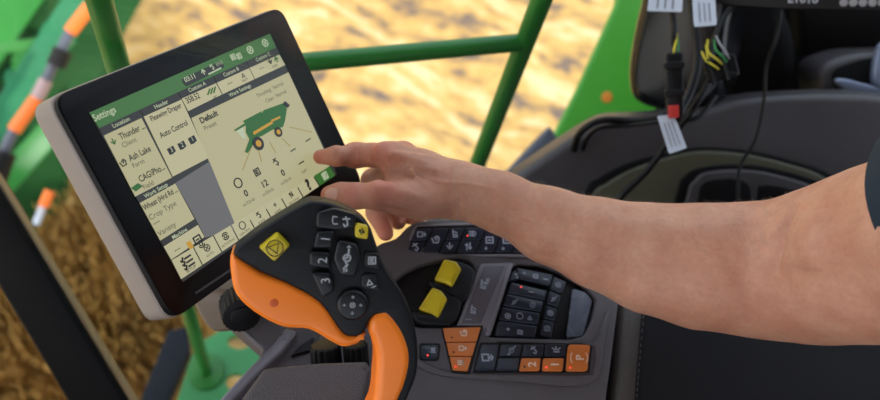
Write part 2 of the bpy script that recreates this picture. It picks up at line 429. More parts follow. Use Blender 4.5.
# ------------------------------------------------------------------ joystick
def plane3(a, b, c):
    n = (b - a).cross(c - a).normalized()
    if n.dot(CAM - a) < 0: n = -n
    return (a, n)
JP = plane3(w(240, 255, .515), w(385, 235, .532), w(395, 405, .55))
JN = JP[1]
jblk = mat('joystick_black', (.005, .0055, .007), .42, bump=.35, bscale=1800, spec=.28)
jkey = mat('joystick_key', (.009, .0095, .011), .36, bump=.15, bscale=1800, spec=.35)
orange = mat('orange_plastic', (1.0, .235, .018), .36, var=.02, spec=.4)
yel = mat('yellow_plastic', (.62, .47, .015), .4, var=.04)
mark = mat('white_print', (.42, .43, .45), .6)
markk = mat('black_print', (.01, .01, .01), .6)
jt = thing('joystick', hit(345, 330, off(JP, -.03)), 'black and orange multi-function control lever with numbered buttons in front of the screen', 'joystick')
SIL = [(234, 255), (245.6, 241), (271.7, 222.5), (304, 204), (318, 201.5), (336, 205), (356, 214), (369, 225), (376, 243), (386, 268), (402, 292), (413, 318), (418, 345), (417, 374), (408, 398), (396, 430), (385, 455),
       (360, 455), (372, 425), (380, 395), (392, 372), (392, 345), (386, 322), (378, 315), (370, 321), (364, 334), (352, 337.5), (341, 332), (320, 303.5), (288, 284.5), (262, 273)]
m = MB(); m.slab(crv(qp(SIL, JP), 4), JN, .026, jblk, .0028, 4)
m.build('body', jt, label='black body of the lever')
# thin rim line on the face
OR1 = [(232.5, 254), (262, 272), (288, 282), (322, 301), (343, 330), (352, 335), (366, 333), (362, 341), (356, 345.5), (343, 348), (330, 342), (309, 330.5), (283, 328), (257, 315), (238, 298), (231.5, 280)]
m = MB(); m.slab(crv(qp(OR1, off(JP, -.0015)), 4), JN, .034, orange, .0045, 6)
c = hit(274, 303, off(JP, -.0012)); u = JN.orthogonal().normalized(); v = JN.cross(u)
m.slab([c + (u * math.cos(a) + v * math.sin(a)) * .0028 for a in [k * math.pi / 12 for k in range(24)]], JN, .001, mat('orange_dimple', (.62, .09, .008), .5), .0003)
m.build('thumb_shell', jt, label='orange shell under the button head')
OR2 = [(378, 313), (388, 311), (400, 324), (409, 342), (412, 362), (407, 385), (400, 402), (390, 430), (372, 440), (362, 430), (373, 404), (376, 380), (377, 360), (374, 345), (369, 332), (371, 320)]
m = MB(); m.slab(crv(qp(OR2, off(JP, .0015)), 4), JN, .026, orange, .006, 7)
c = hit(381, 364, off(JP, -.0015)); 
m.build('grip_shell', jt, label='orange shell of the hand grip')
def jkeyf(name, poly, mt=jkey, h=.004, bev=.0015, r=.25, fn=None, **kw):
    m = MB(); m.slab(rquad(qp(poly, off(JP, h)), r, 4), JN, h + .002, mt, bev, 4)
    if fn: fn(m, h)
    return m.build(name, jt, **kw)
def jf(px, py, h, hx=1, hy=0): return frame(px, py, off(JP, h + .0002), hx, hy)
R90 = math.pi / 2
jkeyf('button', [(317, 213), (334, 208), (357, 214.5), (354.5, 228), (338, 230.5), (316, 228)], h=.005, fn=lambda m, h: (
    m.stroke([p for p in [hit(x, y, off(JP, h + .0004)) for x, y in [(337, 217), (333, 216.5), (332.5, 221), (333.5, 224), (337.5, 224)]]], .0007, mark, JN), m.icon('hook', jf(346, 222, h), .0075, mark, -.5)))
jkeyf('button', [(355.5, 223), (368.5, 226), (368, 240), (355, 237.5)], yel, .004, fn=lambda m, h: m.icon('arrows', jf(361.5, 231.5, h), .005, markk, .4), label='small yellow button')
jkeyf('button', [(317, 232), (335, 230.5), (333, 248.5), (313, 249)], h=.006, bev=.002, fn=lambda m, h: m.text('1', jf(326, 239, h), .0085, mark, R90 - .1))
jkeyf('button', [(309, 252.5), (330, 252), (332, 270), (309.5, 267)], h=.006, bev=.002, fn=lambda m, h: m.text('2', jf(323, 260.5, h), .0085, mark, R90))
jkeyf('button', [(311, 273), (330, 272.5), (335.5, 291), (322, 299)], h=.006, bev=.002, fn=lambda m, h: m.text('3', jf(326, 280.5, h), .0085, mark, R90 + .1))
jkeyf('button', [(338, 240), (357, 244), (361, 260), (356, 277), (340, 276), (333, 260)], h=.0065, bev=.002, fn=lambda m, h: (m.icon('reel', jf(347, 258, h), .009, mark, .6), m.icon('up', jf(349, 247, h), .004, mark, 0), m.icon('arrows', jf(345, 269.5, h), .0045, mark, 0)))
jkeyf('button', [(364.5, 252), (379.5, 254), (380, 269.5), (364, 266)], h=.002, bev=.0008, fn=lambda m, h: m.icon('ebox', jf(372, 260.5, h), .0065, mark, 0))
jkeyf('button', [(363, 273.5), (376, 275), (381.5, 291.5), (361, 287)], h=.002, bev=.0008, fn=lambda m, h: (m.icon('tri', jf(369.5, 282.5, h), .006, mark, .2), m.stroke([hit(x, y, off(JP, h + .0004)) for x, y in [(372, 287.5), (376, 286)]], .0007, mark, JN)))
m = MB(); c = hit(353, 306, off(JP, .005)); u = JN.orthogonal().normalized(); v = JN.cross(u)
m.slab([c + (u * math.cos(a) + v * math.sin(a)) * .0108 for a in [k * math.pi / 16 for k in range(32)]], JN, .006, jkey, .003, 5)
m.icon('fan', jf(352.6, 305.2, .005), .004, mark); 
for k in range(4): m.icon('up', (lambda f: (f[0] + (f[1] * math.cos(k * R90) + f[2] * math.sin(k * R90)) * .0055, f[1], f[2], f[3]))(jf(352.6, 305.2, .005)), .003, mark, k * R90 - R90)
m.build('trim_dial', jt)
def stopf(m, h):
    f = jf(274.8, 248.3, h, 1, -.4); m.stroke([f[0] + f[1] * x * .0052 + f[2] * y * .0052 for x, y in circ(20)], .0006, markk, JN); m.stroke([f[0] + f[1] * x * .0044 + f[2] * y * .0044 for x, y in ((-.8, .5), (.8, .5), (0, -.85), (-.8, .5))], .0006, markk, JN)
m = MB(); top = qp([(260.5, 249), (277, 235.5), (288.5, 247.5), (274.5, 262)], off(JP, .008))
m.slab(rquad(top, .14, 3), JN, .010, yel, .0012, 3, taper=1.22); stopf(m, .008); m.build('stop_button', jt, label='large yellow square button')
# ------------------------------------------------------------------ armrest console
CZ = .80; CP = zp(CZ); CN = Vector((0, 0, 1))
cons = mat('console_brown', (.088, .077, .082), .45, bump=.5, bscale=1400, var=.05, vscale=60)
consd = mat('console_dark', (.006, .0055, .0065), .5, bump=.3, bscale=1400, spec=.3)
conss = mat('console_satin', (.16, .15, .17), .30, bump=.15, bscale=1600)
keyb = mat('key_blue_black', (.012, .017, .030), .30, spec=.5)
okey = mat('key_orange', (.62, .17, .03), .42, var=.03)
print_w = mat('key_print', (.32, .35, .42), .6)
print_o = mat('orange_key_print', (.85, .62, .45), .6)
led = emis('led_red', (1, .06, .04), 1.6)
def cover(name, outer, holes, plane, th, mt, bev, parent, sm=True, **kw):
    """plate with real holes, rounded edges"""
    p0, ex, ey, n = frame(500, 300, plane)
    cu = bpy.data.curves.new('c', 'CURVE'); cu.dimensions = '2D'; cu.fill_mode = 'BOTH'; cu.extrude = th / 2 - bev; cu.bevel_depth = bev; cu.bevel_resolution = 3; cu.offset = -bev
    for pl in [outer] + holes:
        sp = cu.splines.new('POLY'); sp.points.add(len(pl) - 1); sp.use_cyclic_u = True
        for i, p in enumerate(pl):
            q = p - p0; sp.points[i].co = (q.dot(ex), q.dot(ey), 0, 1)
    ob = bpy.data.objects.new('c', cu); COL.objects.link(ob)
    dg = bpy.context.evaluated_depsgraph_get(); e = ob.evaluated_get(dg); me = e.to_mesh()
    m = MB(); m.add([p0 + ex * v.co.x + ey * v.co.y + n * (v.co.z - th / 2) for v in me.vertices], [tuple(p.vertices) for p in me.polygons], mt)
    e.to_mesh_clear(); bpy.data.objects.remove(ob); bpy.data.curves.remove(cu)
    bmesh.ops.recalc_face_normals(m.bm, faces=m.bm.faces)
    return m.build(name, parent, **kw)
ct = thing('armrest_console', hit(480, 330, zp(.70)), 'grey brown armrest control console covered with dark and orange keys, below the pointing arm', 'control console')
S = lambda poly, n=4, pl=CP: crv(qp(poly, pl), n)
OUTL = [(362, 292), (368, 262), (378, 245), (396, 238), (412, 224), (440, 219), (500, 218), (560, 224), (612, 250), (619, 290), (615, 330), (610, 370), (605, 410), (602, 470), (480, 480), (365, 476), (360, 420), (352, 385), (335, 365), (318, 345), (330, 322), (350, 305)]
BOWL = [(392, 290), (398, 278), (416, 266.5), (441, 259.5), (458, 258.5), (470, 262), (475, 272), (467, 298), (459, 320), (454, 326), (430, 327), (416, 326), (403, 316)]
BANK = [(514, 263), (540, 264), (562, 272), (584, 284), (597, 298), (592, 320), (584, 336), (570, 339.5), (530, 338.5), (488, 337), (492, 325), (503, 292)]
cover('body', S(OUTL), [S(BOWL, 3), rquad(qp(BANK, CP), .25, 3)], CP, .010, cons, .0018, ct)
m = MB(); m.slab([p * 1.0 - CN * .009 for p in S(OUTL)], CN, .075, cons, .001)
m.build('base', ct)
m = MB(); m.slab(S(BOWL, 3, zp(CZ - .0085)), CN, .0004, consd); m.slab(rquad(qp(BANK, zp(CZ - .0085)), .2, 3), CN, .0004, consd)
m.build('recess_floor', ct, label='dark recess floor')
# raised rim that surrounds the key field
m = MB()
m.slab(crv(qp([(497, 341), (560, 341.5), (594, 342), (600, 330), (606, 312), (610, 316), (604, 345), (601, 372), (590, 383), (572, 386), (540, 383.5), (500, 380), (455, 377), (430, 372), (408, 360), (405, 352), (430, 366), (452, 373), (480, 374.5), (540, 375), (588, 375.5), (594, 370), (595, 346), (560, 343.8)], off(CP, .0016)), 2), CN, .003, cons, .0008)
m.build('rim', ct)
def ckey(name, q, mt=keyb, h=.0028, fn=None, r=.14, bev=.0008, pl=CP, parent=None, **kw):
    m = MB(); m.slab(rquad(qp(q, off(pl, h)), r, 3), pl[1], h + .001, mt, bev, 3)
    cx = sum(p[0] for p in q) / len(q); cy = sum(p[1] for p in q) / len(q)
    if fn: fn(m, cx, cy, off(pl, h + .0002))
    return m.build(name, parent or ct, **kw)
def kic(kind, s=.0085, rot=0, mt=print_w, dx=0, dy=0, l=None):
    def f(m, cx, cy, pl):
        m.icon(kind, frame(cx + dx, cy + dy, pl), s, mt, rot)
        if l: c = hit(cx + l[0], cy + l[1], pl); m.slab([c + CN * .0005 + Vector((math.cos(a), math.sin(a), 0)) * .0008 for a in [k * math.pi / 5 for k in range(10)]], CN, .0004, led if l[2] else markk)
    return f
# far strip, tilted a little towards the operator
FP = (hit(480, 254, off(CP, .002)), Vector((.0, -.26, .97)).normalized())
m = MB(); m.slab(rquad(qp([(401, 256), (414, 225.5), (450, 223), (505, 221), (556, 226), (585, 250), (590, 266), (540, 256), (500, 256)], off(FP, .0005)), .12, 3), FP[1], .02, conss, .002)
m.build('far_strip', ct, label='raised strip along the far edge')
m = MB(); m.slab(rquad(qp([(405, 254), (417, 226.5), (450, 225.5), (505, 224), (552, 228), (578, 252), (540, 254)], off(FP, .001)), .06, 2), FP[1], .002, consd); m.build('strip_inlay', ct)
FK = [([(416.5, 228.5), (432, 228.5), (426, 240), (411, 240.5)], 'head'), ([(411, 241.8), (425.3, 241.8), (420.5, 252.5), (406.5, 252.5)], 'hook'), ([(433.5, 228.5), (448.5, 228.2), (438, 252.3), (422.5, 252.5)], 'bin'),
      ([(450, 228.3), (464, 228.3), (459.5, 239.7), (445.5, 239.8)], 'seat'), ([(445, 241), (459, 241), (454.7, 252.3), (440, 252.4)], 'down'), ([(466, 228), (485.5, 228), (480.5, 239.5), (462, 239.6)], 'lamp'), ([(461.2, 240.8), (480, 240.8), (475, 252), (456.5, 252.2)], 'arrows'),
      ([(487.5, 228.2), (502, 228.5), (493.5, 251.8), (477.3, 252)], 'tall'), ([(503.5, 228.5), (519, 229), (511, 251.8), (495, 251.8)], 'tall'), ([(520.5, 229), (536, 229.5), (530, 252.3), (512.5, 252)], 'tall')]
for i, (q, k) in enumerate(FK):
    if k == 'tall':
        def fn(m, cx, cy, pl):
            m.icon('box', frame(cx - .5, cy, pl), .009, print_w); m.icon('down', frame(cx - 4, cy + 8.3, pl), .0045, print_w); m.icon('up', frame(cx + 4, cy - 8.3, pl), .0045, print_w)
    else: fn = kic(k, .0085, 0, print_w, 0, 0, (3 - 9, 2, True) if k == 'lamp' else None)
    ckey('key', q, keyb, .0028, fn, .1, .0007, FP)
# yellow lever switches
def lever(q, side):
    m = MB(); pl = off(CP, .012)
    m.slab(crv(qp(side, off(CP, .006)), 3), CN, .014, jblk, .003)
    m.build('lever_arm', ct)
    m = MB(); n = Vector((-.15, -.25, .95)).normalized()
    m.slab(rquad(qp(q, (hit(q[0][0], q[0][1], pl), n)), .2, 4), n, .014, yel, .003, 4)
    m.build('yellow_switch', ct, label='yellow switch cap')
lever([(444, 258.5), (456, 261), (461, 268), (452, 287), (445, 283), (434, 279.5)], [(452, 262), (464, 262), (476, 272), (466, 300), (452, 300), (434, 288), (430, 281), (448, 282)])
lever([(432, 287), (441, 290), (447, 298), (438, 318), (430, 313), (418, 309)], [(437, 288), (452, 291), (462, 300), (455, 322), (436, 324), (418, 322), (413, 311), (432, 312)])
# label strip
m = MB(); m.slab(rquad(qp([(480, 263.5), (513, 262), (487, 336), (483, 325), (457, 325)], off(CP, .002)), .06, 3), CN, .004, conss, .0012)
m.slab(rquad(qp([(484.5, 266), (505, 265.5), (481, 323), (461.5, 323)], off(CP, .0027)), .08, 3), CN, .002, mat('strip_grey', (.085, .078, .09), .4, bump=.1), .0005)
m.slab(rquad(qp([(508.5, 263), (513.5, 263), (490.5, 335), (485.5, 334)], off(CP, .0035)), .3, 3), CN, .004, conss, .001)
m.icon('seat', frame(483, 285, off(CP, .003)), .010, print_w, -.3); m.icon('wave', frame(487, 281, off(CP, .003)), .006, print_w, 1.2)
m.icon('seat', frame(473, 310, off(CP, .003)), .009, print_w, -.3); m.text('...', frame(468, 317, off(CP, .003)), .009, print_w)
m.build('label_strip', ct, label='satin grey strip with seat symbols')
# key bank on the right
BP = zp(CZ - .004)
bk = [([(517, 268), (552, 274.5), (549, 284.5), (520, 278)], [('plus', -10, -3), ('box', 1, 0), ('minus', 11, 3)]), ([(511.5, 273), (516, 270), (519, 279), (508.5, 281)], [('hook', 3, 0)]),
      ([(512, 283), (546, 290.5), (543, 299), (508.5, 292)], [('minus', 4, 1)]), ([(507.5, 294.5), (542.5, 301.5), (539.5, 310.5), (504.5, 305)], [('reel', -9, -1), ('gear', 9, 2)]),
      ([(503.5, 308), (539, 313.5), (536.5, 323.5), (500, 319)], [('fan', -12, 0), ('ring', 0, 0), ('tri', 10, 2)]), ([(499, 322), (536, 326.5), (533.5, 337), (495.5, 335.5)], [('plus', -8, -1), ('box', 4, 2)]),
      ([(554.5, 277), (566, 282), (561.5, 292.5), (551, 288)], [('fan', 0, 0)]), ([(550, 291.5), (560.5, 295.5), (557.5, 306), (547.5, 302.5)], [('reel', 0, 0)]), ([(546.5, 306), (556.5, 309.5), (554, 320), (544.5, 317)], [('fan', 0, 0)]), ([(543.5, 320.5), (553.5, 323.5), (551, 336.5), (541, 334)], [('gear', 0, 0)])]
for i, (q, ic) in enumerate(bk):
    def fn(m, cx, cy, pl, ic=ic, i=i):
        for k, dx, dy in ic: m.icon(k, frame(cx + dx, cy + dy, pl), .0058, print_w, -.15)
        if i == 2:
            c = hit(521, 287, pl); m.slab([c + CN * .0004 + Vector((math.cos(a), math.sin(a), 0)) * .0008 for a in [k * math.pi / 5 for k in range(10)]], CN, .0004, led)
    cxq = sum(p[0] for p in q) / 4; cyq = sum(p[1] for p in q) / 4
    ckey('key', [(cxq + (x - cxq) * 1.06, cyq + (y - cyq) * 1.14) for x, y in q], keyb, .0025, fn, .12, .0012, BP)
m = MB(); m.slab(rquad(qp([(572, 288), (586, 292), (592, 300), (583, 336), (566, 337.5)], off(CP, -.003)), .2, 3), (CN + Vector((-.5, .3, 0))).normalized(), .004, mat('satin_blue_reflection', (.10, .115, .15), .28), .001)  # bluish reflection on this side is put into its base colour
m.build('bank_side', ct, label='satin slanted side of the key recess')
# orange three-part key, lamp key
TR_ = [(443, 328), (481, 327), (467.5, 371), (459, 372), (453, 370)]
def tr(t): return (lerp((443, 328), (453, 370), t), lerp((481, 327), (467.5, 371), t))
for k, (a, b) in enumerate(((0, .33), (.35, .66), (.68, 1.0))):
    (l0, r0), (l1, r1) = tr(a), tr(b)
    ckey('orange_key', [l0, r0, r1, l1], okey, .0022, kic(['bin', 'head', 'lamp'][k], .0075, 0, print_o, 2 - k * .5, -1, (-10 + k * 2.5, 3, k == 2)), .08, .0005, label='orange key')
m = MB(); m.slab(rquad(qp([(440.5, 326), (483.5, 325), (470, 374), (452, 373)], off(CP, .0008)), .06, 3), CN, .002, consd); m.build('key_gasket', ct)
m = MB(); m.slab(rquad(qp([(419, 343), (441, 343), (439, 361), (419.5, 360)], off(CP, .0008)), .2, 4), CN, .002, consd, .0005); m.build('key_gasket', ct)
ckey('key', [(421.5, 345), (438.5, 345), (437, 359), (421.5, 358.5)], keyb, .0022, kic('lamp', .0075, math.pi, print_w, 1.5, -1.5, (-2, 3.5, True)), .2)
m = MB(); m.slab(rquad(qp([(480, 342.5), (592.5, 342.5), (589.5, 372.5), (472.5, 372.5)], off(CP, .0008)), .05, 3), CN, .002, consd); m.build('key_gasket', ct)
ckey('key', [(481.5, 344.5), (499, 344.5), (494.3, 370.5), (474.5, 370.5)], keyb, .003, kic('head', .011, 0, print_w, 0, 0, (-6, 10, False)))
for q, k in (([(501.3, 344.5), (522, 344.5), (519.7, 356), (499, 356)], 'reel'), ([(524, 344.5), (544, 344.5), (542.5, 356), (522, 356)], 'hook'), ([(545.7, 344.3), (566, 344.2), (564.8, 356), (544.5, 356)], 'beacon')):
    ckey('key', q, keyb, .003, kic(k, .008, 0, print_w, 1, 0))
ckey('key', [(498.5, 358), (519.5, 358), (517.5, 370.5), (496, 370.5)], keyb, .003)
def txt(t, s, rot, l=None, ringed=False):
    def f(m, cx, cy, pl):
        m.text(t, frame(cx + 2, cy, pl), s, print_o, rot, bold=.0002)
        if ringed: m.icon('gear', frame(cx + 1, cy, pl), .012, print_o, R90) if False else [m.stroke([hit(cx + 1 + 8.5 * math.cos(a) , cy + 8.5 * math.sin(a), off(pl, .0003)) for a in [s0 + k * .3 for k in range(5)]], .0008, print_o, CN) for s0 in (math.pi - .6, -.6)]
        c = hit(cx + l[0], cy + l[1], pl); m.slab([c + CN * .0005 + Vector((math.cos(a), math.sin(a), 0)) * .0009 for a in [k * math.pi / 5 for k in range(10)]], CN, .0004, led if l[2] else markk)
    return f
ckey('orange_key', [(521.7, 358), (541, 358), (539.5, 370.7), (519.5, 370.7)], okey, .003, txt('2', .010, R90, (-6, 2.5, False)), label='orange key marked 2')
ckey('orange_key', [(543.5, 358), (564, 358), (562.7, 370.9), (542.5, 370.9)], okey, .003, txt('1', .010, R90, (-7, 3, True)), label='orange key marked 1')
ckey('orange_key', [(568.5, 344.2), (590.5, 344.5), (587.7, 371), (566, 371)], okey, .003, txt('P', .010, R90, (-8, 10, True), True), label='orange parking brake key')
# front shell (hand rest), ribbed wheels, side arm
m = MB(); SH = plane3(w(245, 358, .60), w(375, 365, .60), w(300, 430, .575))
shell = mat('shell_textured', (.075, .066, .067), .58, bump=1.0, bscale=900, var=.06)
m.slab(rquad(qp([(263, 367), (320, 361.5), (366, 360), (373, 370), (366, 400), (352, 450), (215, 480), (236, 404)], SH), .1, 4), SH[1], .05, shell, .006, 5)
m.build('front_shell', ct, label='textured front end of the armrest')
for cx, cy, r in ((326, 342, .0115), (356, 341, .009)):
    m = MB(); c = w(cx, cy + 14, .645); ax = (RW @ Vector((-.05, -.95, -.25))).normalized(); u = ax.orthogonal().normalized(); v = ax.cross(u)
    m.slab([c + ax * .010 + (u * math.cos(k * math.pi / 30) + v * math.sin(k * math.pi / 30)) * (r + (.001 if k % 4 < 2 else 0)) for k in range(60)], ax, .03, rub, .0015)
    m.build('ribbed_wheel', ct)
m = MB(); SA = plane3(w(270, 330, .68), w(350, 330, .69), w(300, 370, .66))
m.slab(rquad(qp([(226, 318), (262, 314), (350, 300), (400, 300), (400, 372), (300, 385), (240, 410), (222, 405), (250, 372), (262, 350)], SA), .12, 3), SA[1], .016, cons, .004)
m.build('side_arm', ct)
m = MB(); SA2 = off(SA, .012)
m.slab(rquad(qp([(286, 327), (298, 331), (282, 352), (258, 374), (232, 402), (222, 420), (205, 420), (222, 396), (250, 366), (272, 345)], SA2), .2, 3), SA[1], .014, conss, .003)
m.slab(rquad(qp([(300, 345), (314, 336), (312, 350), (290, 356)], off(SA, .004)), .2, 3), SA[1], .003, consd, .001)
m.build('side_trim', ct, label='lighter edge trim')
# armrest pad at right
m = MB(); vin = mat('pad_vinyl', (.065, .056, .050), .5, bump=.6, bscale=700, var=.05); fab = mat('pad_fabric', (.011, .010, .012), .85, bump=1.0, bscale=1800, spec=.2)
at = thing('armrest_pad', hit(760, 400, zp(.68)), 'black padded armrest with a brown vinyl edge under the elbow', 'armrest')
PADO = [(621.5, 296), (617, 350), (613, 400), (609, 470), (760, 560), (1000, 600), (1030, 330), (860, 270), (700, 250), (640, 262)]
m.slab(crv(qp(PADO, off(CP, -.004)), 4), CN, .12, vin, .012, 6); m.build('pad_edge', at, label='brown vinyl edge')
m = MB(); m.slab(crv(qp([(646, 296), (640, 350), (636, 400), (632, 480), (770, 550), (985, 580), (1000, 340), (850, 282), (700, 266), (660, 272)], off(CP, .001)), 4), CN, .02, fab, .006, 5); m.build('fabric_top', at, label='black textured top')
m = MB(); st = mat('thread', (.05, .047, .045), .7)
pts = crv(qp([(645, 300), (640.5, 350), (636.5, 400), (634, 440)], off(CP, .0)), 16, False)
for a, b in list(zip(pts[:-1], pts[1:]))[::2]: m.tube([a, b], .0006, st, 6)
m.build('stitching', at)
# ------------------------------------------------------------------ arm and hand (one continuous surface)
def surface_nets(f, o, h):
    s = f < 0
    c = [s[i:s.shape[0] - 1 + i, j:s.shape[1] - 1 + j, k:s.shape[2] - 1 + k] for i in (0, 1) for j in (0, 1) for k in (0, 1)]
    tot = sum(x.astype(np.int8) for x in c); act = (tot > 0) & (tot < 8)
    ids = -np.ones(act.shape, dtype=np.int64); I, J, K = np.nonzero(act); N = len(I); ids[I, J, K] = np.arange(N)
    acc = np.zeros((N, 3)); cnt = np.zeros(N)
    offs = [(i, j, k) for i in (0, 1) for j in (0, 1) for k in (0, 1)]
    for a in offs:
        for ax in range(3):
            if a[ax]: continue
            b = list(a); b[ax] = 1
            fa = f[I + a[0], J + a[1], K + a[2]]; fb = f[I + b[0], J + b[1], K + b[2]]
            cr = (fa < 0) != (fb < 0); t = np.where(cr, fa / np.where(cr, fa - fb, 1), 0)
            p = np.array(a, float)[None, :].repeat(N, 0); p[:, ax] += t
            acc[cr] += p[cr]; cnt[cr] += 1
    V = (np.stack([I, J, K], 1) + acc / cnt[:, None]) * h + o
    faces = []
    for ax in range(3):
        u, v = [(1, 2), (2, 0), (0, 1)][ax]
        sl0 = [slice(None)] * 3; sl1 = [slice(None)] * 3; sl0[ax] = slice(0, -1); sl1[ax] = slice(1, None)
        a = s[tuple(sl0)]; b = s[tuple(sl1)]; ch = a != b
        P = np.stack(np.nonzero(ch), 1); P = P[(P[:, u] > 0) & (P[:, v] > 0) & (P[:, u] < f.shape[u] - 1) & (P[:, v] < f.shape[v] - 1)]
        inside = a[P[:, 0], P[:, 1], P[:, 2]]
        def cid(du, dv):
            q = P.copy(); q[:, u] -= du; q[:, v] -= dv; return ids[q[:, 0], q[:, 1], q[:, 2]]
        q = np.stack([cid(1, 1), cid(0, 1), cid(0, 0), cid(1, 0)], 1)
        q[~inside] = q[~inside][:, ::-1]
        faces.append(q)
    return V, np.concatenate(faces)
def cvp(px, py, d): return np.array([(px - 440) / F * d, (py - 200) / F * d, d])
H = .0015
lo = np.array([-.12, -.12, .40]); hi = np.array([.46, .16, .80])
sh = tuple(((hi - lo) / H).astype(int)); FLD = np.full(sh, .08, dtype=np.float32)
gx, gy, gz = [lo[i] + np.arange(sh[i], dtype=np.float32) * H for i in range(3)]
def prim(a, b, k=.006, sub=False, flat=None):
    """a,b: (px,py,depth,radius px) round cone; flat=(axis,scale) squashes around the segment"""
    A, B = cvp(*a[:3]), cvp(*b[:3]); ra, rb = a[3] * a[2] / F, b[3] * b[2] / F
    mg = max(ra, rb) + k + .004
    l = np.maximum(((np.minimum(A, B) - mg - lo) / H).astype(int), 0); u = np.minimum(((np.maximum(A, B) + mg - lo) / H).astype(int) + 1, sh)
    if (u <= l).any(): return
    X, Yv, Z = np.meshgrid(gx[l[0]:u[0]], gy[l[1]:u[1]], gz[l[2]:u[2]], indexing='ij')
    ab = B - A; L2 = max(ab @ ab, 1e-12)
    px, py, pz = X - A[0], Yv - A[1], Z - A[2]
    t = np.clip((px * ab[0] + py * ab[1] + pz * ab[2]) / L2, 0, 1)
    qx, qy, qz = px - t * ab[0], py - t * ab[1], pz - t * ab[2]
    if flat:
        n = np.array(flat[0], float); n /= np.linalg.norm(n); s = flat[1]
        dn = qx * n[0] + qy * n[1] + qz * n[2]
        D = np.sqrt(np.maximum(qx * qx + qy * qy + qz * qz - dn * dn + (dn / s) ** 2, 0))
    else: D = np.sqrt(qx * qx + qy * qy + qz * qz)
    d = D - (ra + (rb - ra) * t)
    R = FLD[l[0]:u[0], l[1]:u[1], l[2]:u[2]]
    if sub:
        dd = -d; hh = np.maximum(k - np.abs(R - dd), 0) / k; R[...] = np.maximum(R, dd) + hh * hh * k / 4
    else:
        hh = np.maximum(k - np.abs(R - d), 0) / k; R[...] = np.minimum(R, d) - hh * hh * k / 4
def chain(pts, k=.006, **kw):
    for a, b in zip(pts[:-1], pts[1:]): prim(a, b, k, **kw)
sd = hit(315, 157, DPL); tipd = (RW.transposed() @ (sd - CAM)).z
print('screen depth at fingertip', tipd)
# forearm and upper arm
chain([(446, 188, .682, 27), (468, 192, .68, 25.5), (500, 202, .675, 28), (550, 225.5, .668, 35.5), (600, 243.5, .662, 43), (650, 258, .658, 52.5), (700, 266, .654, 60), (750, 269, .65, 64), (800, 271, .64, 66)], .012)
chain([(795, 271, .642, 66), (830, 264, .61, 75), (880, 254, .57, 84), (960, 225, .51, 93), (1050, 185, .455, 100)], .016)
prim((800, 319, .655, 20), (822, 321, .64, 20), .014)
# palm
chain([(452, 187, .684, 25), (420, 170, .681, 19.5), (394, 158, .679, 14.5)], .009)
chain([(450, 193, .682, 23), (420, 200, .674, 18), (396, 198, .667, 15)], .009)
chain([(448, 188, .695, 22), (425, 172, .697, 19), (405, 159, .70, 14)], .009)
chain([(446, 192, .705, 20), (425, 180, .71, 18), (412, 168, .722, 14)], .009)
chain([(444, 196, .71, 18), (430, 190, .72, 17), (422, 180, .738, 13)], .009)
prim((418, 183, .687, 22), (400, 178, .689, 16), .008)
# index
t0 = tipd - .0075
chain([(394, 157, .679, 15), (372, 155, .687, 11), (356, 155.5, .695, 10.3), (337, 156, t0 - .004, 9.2), (320.5, 157, t0, 7.6)], .006)
prim((357, 154.5, .693, 10.4), (355, 155, .694, 10.4), .008)
# middle, ring, little, curled down
chain([(404, 158, .70, 14), (372, 180, .735, 10.5), (376, 213, .742, 9.3), (385.5, 233, .735, 8.2)], .005)
chain([(413, 166, .722, 13), (386, 188, .758, 10), (389, 214, .766, 9), (398, 222, .757, 8)], .005)
chain([(423, 178, .738, 12.5), (402, 198, .768, 9), (408, 214, .77, 8.5), (417, 219.5, .76, 7.6)], .005)
# thumb
chain([(434, 200, .668, 16), (404, 198, .661, 15.5), (380, 195.5, .657, 13)], .008)
chain([(380, 195.5, .657, 14), (354, 196, .662, 12.2)], .006)
chain([(354, 196, .662, 12.3), (341, 195.5, .668, 12.2), (330, 195, .672, 9.6)], .006)
# web between thumb and index
prim((393, 172, .676, 8), (397, 186, .672, 9), .010)
chain([(440, 174, .667, 1.5), (420, 162, .663, 1.5), (392, 153, .663, 2)], .008)
chain([(436, 194, .660, 1.0), (425, 186, .658, 1.0), (413, 172, .660, 1.0), (402, 166, .662, .8)], .004)
# knuckle bumps, tendon ridges, creases
prim((382, 149.5, .672, 7), (384, 150, .672, 7), .008); prim((402, 150, .695, 8), (403, 150, .695, 8), .008)
prim((384, 188, .650, 5), (378, 188, .648, 5), .010)
for x, y, d, dx in ((343, 148, .687, 1.2), (340.5, 148, .687, 1.2)): prim((x, y - 4, .685, .8), (x + dx, y + 3, .682, .8), .002, sub=True)
for x in (353, 356): prim((x, 181, .655, .8), (x - 1, 188, .650, .8), .002, sub=True)
V, Q = surface_nets(FLD, lo, H)
V = CAM_np = (np.array(RW) @ V.T).T + np.array(CAM)
V = V.astype(float)
me = bpy.data.meshes.new('body'); me.from_pydata([tuple(v) for v in V], [], [tuple(int(i) for i in q) for q in Q]); me.validate()
bm = bmesh.new(); bm.from_mesh(me)
for _ in range(3): bmesh.ops.smooth_vert(bm, verts=bm.verts, factor=.5, use_axis_x=True, use_axis_y=True, use_axis_z=True)
for f in bm.faces: f.smooth = True
bmesh.ops.recalc_face_normals(bm, faces=bm.faces)
bm.to_mesh(me); bm.free()
from mathutils.bvhtree import BVHTree
V = np.empty(len(me.vertices) * 3); me.vertices.foreach_get('co', V); V = V.reshape(-1, 3)
NR = np.empty(len(me.vertices) * 3); me.vertex_normals.foreach_get('vector', NR); NR = NR.reshape(-1, 3)
bvh0 = BVHTree.FromPolygons([tuple(v) for v in V], [tuple(p.vertices) for p in me.polygons])
DSP = np.zeros(len(V))
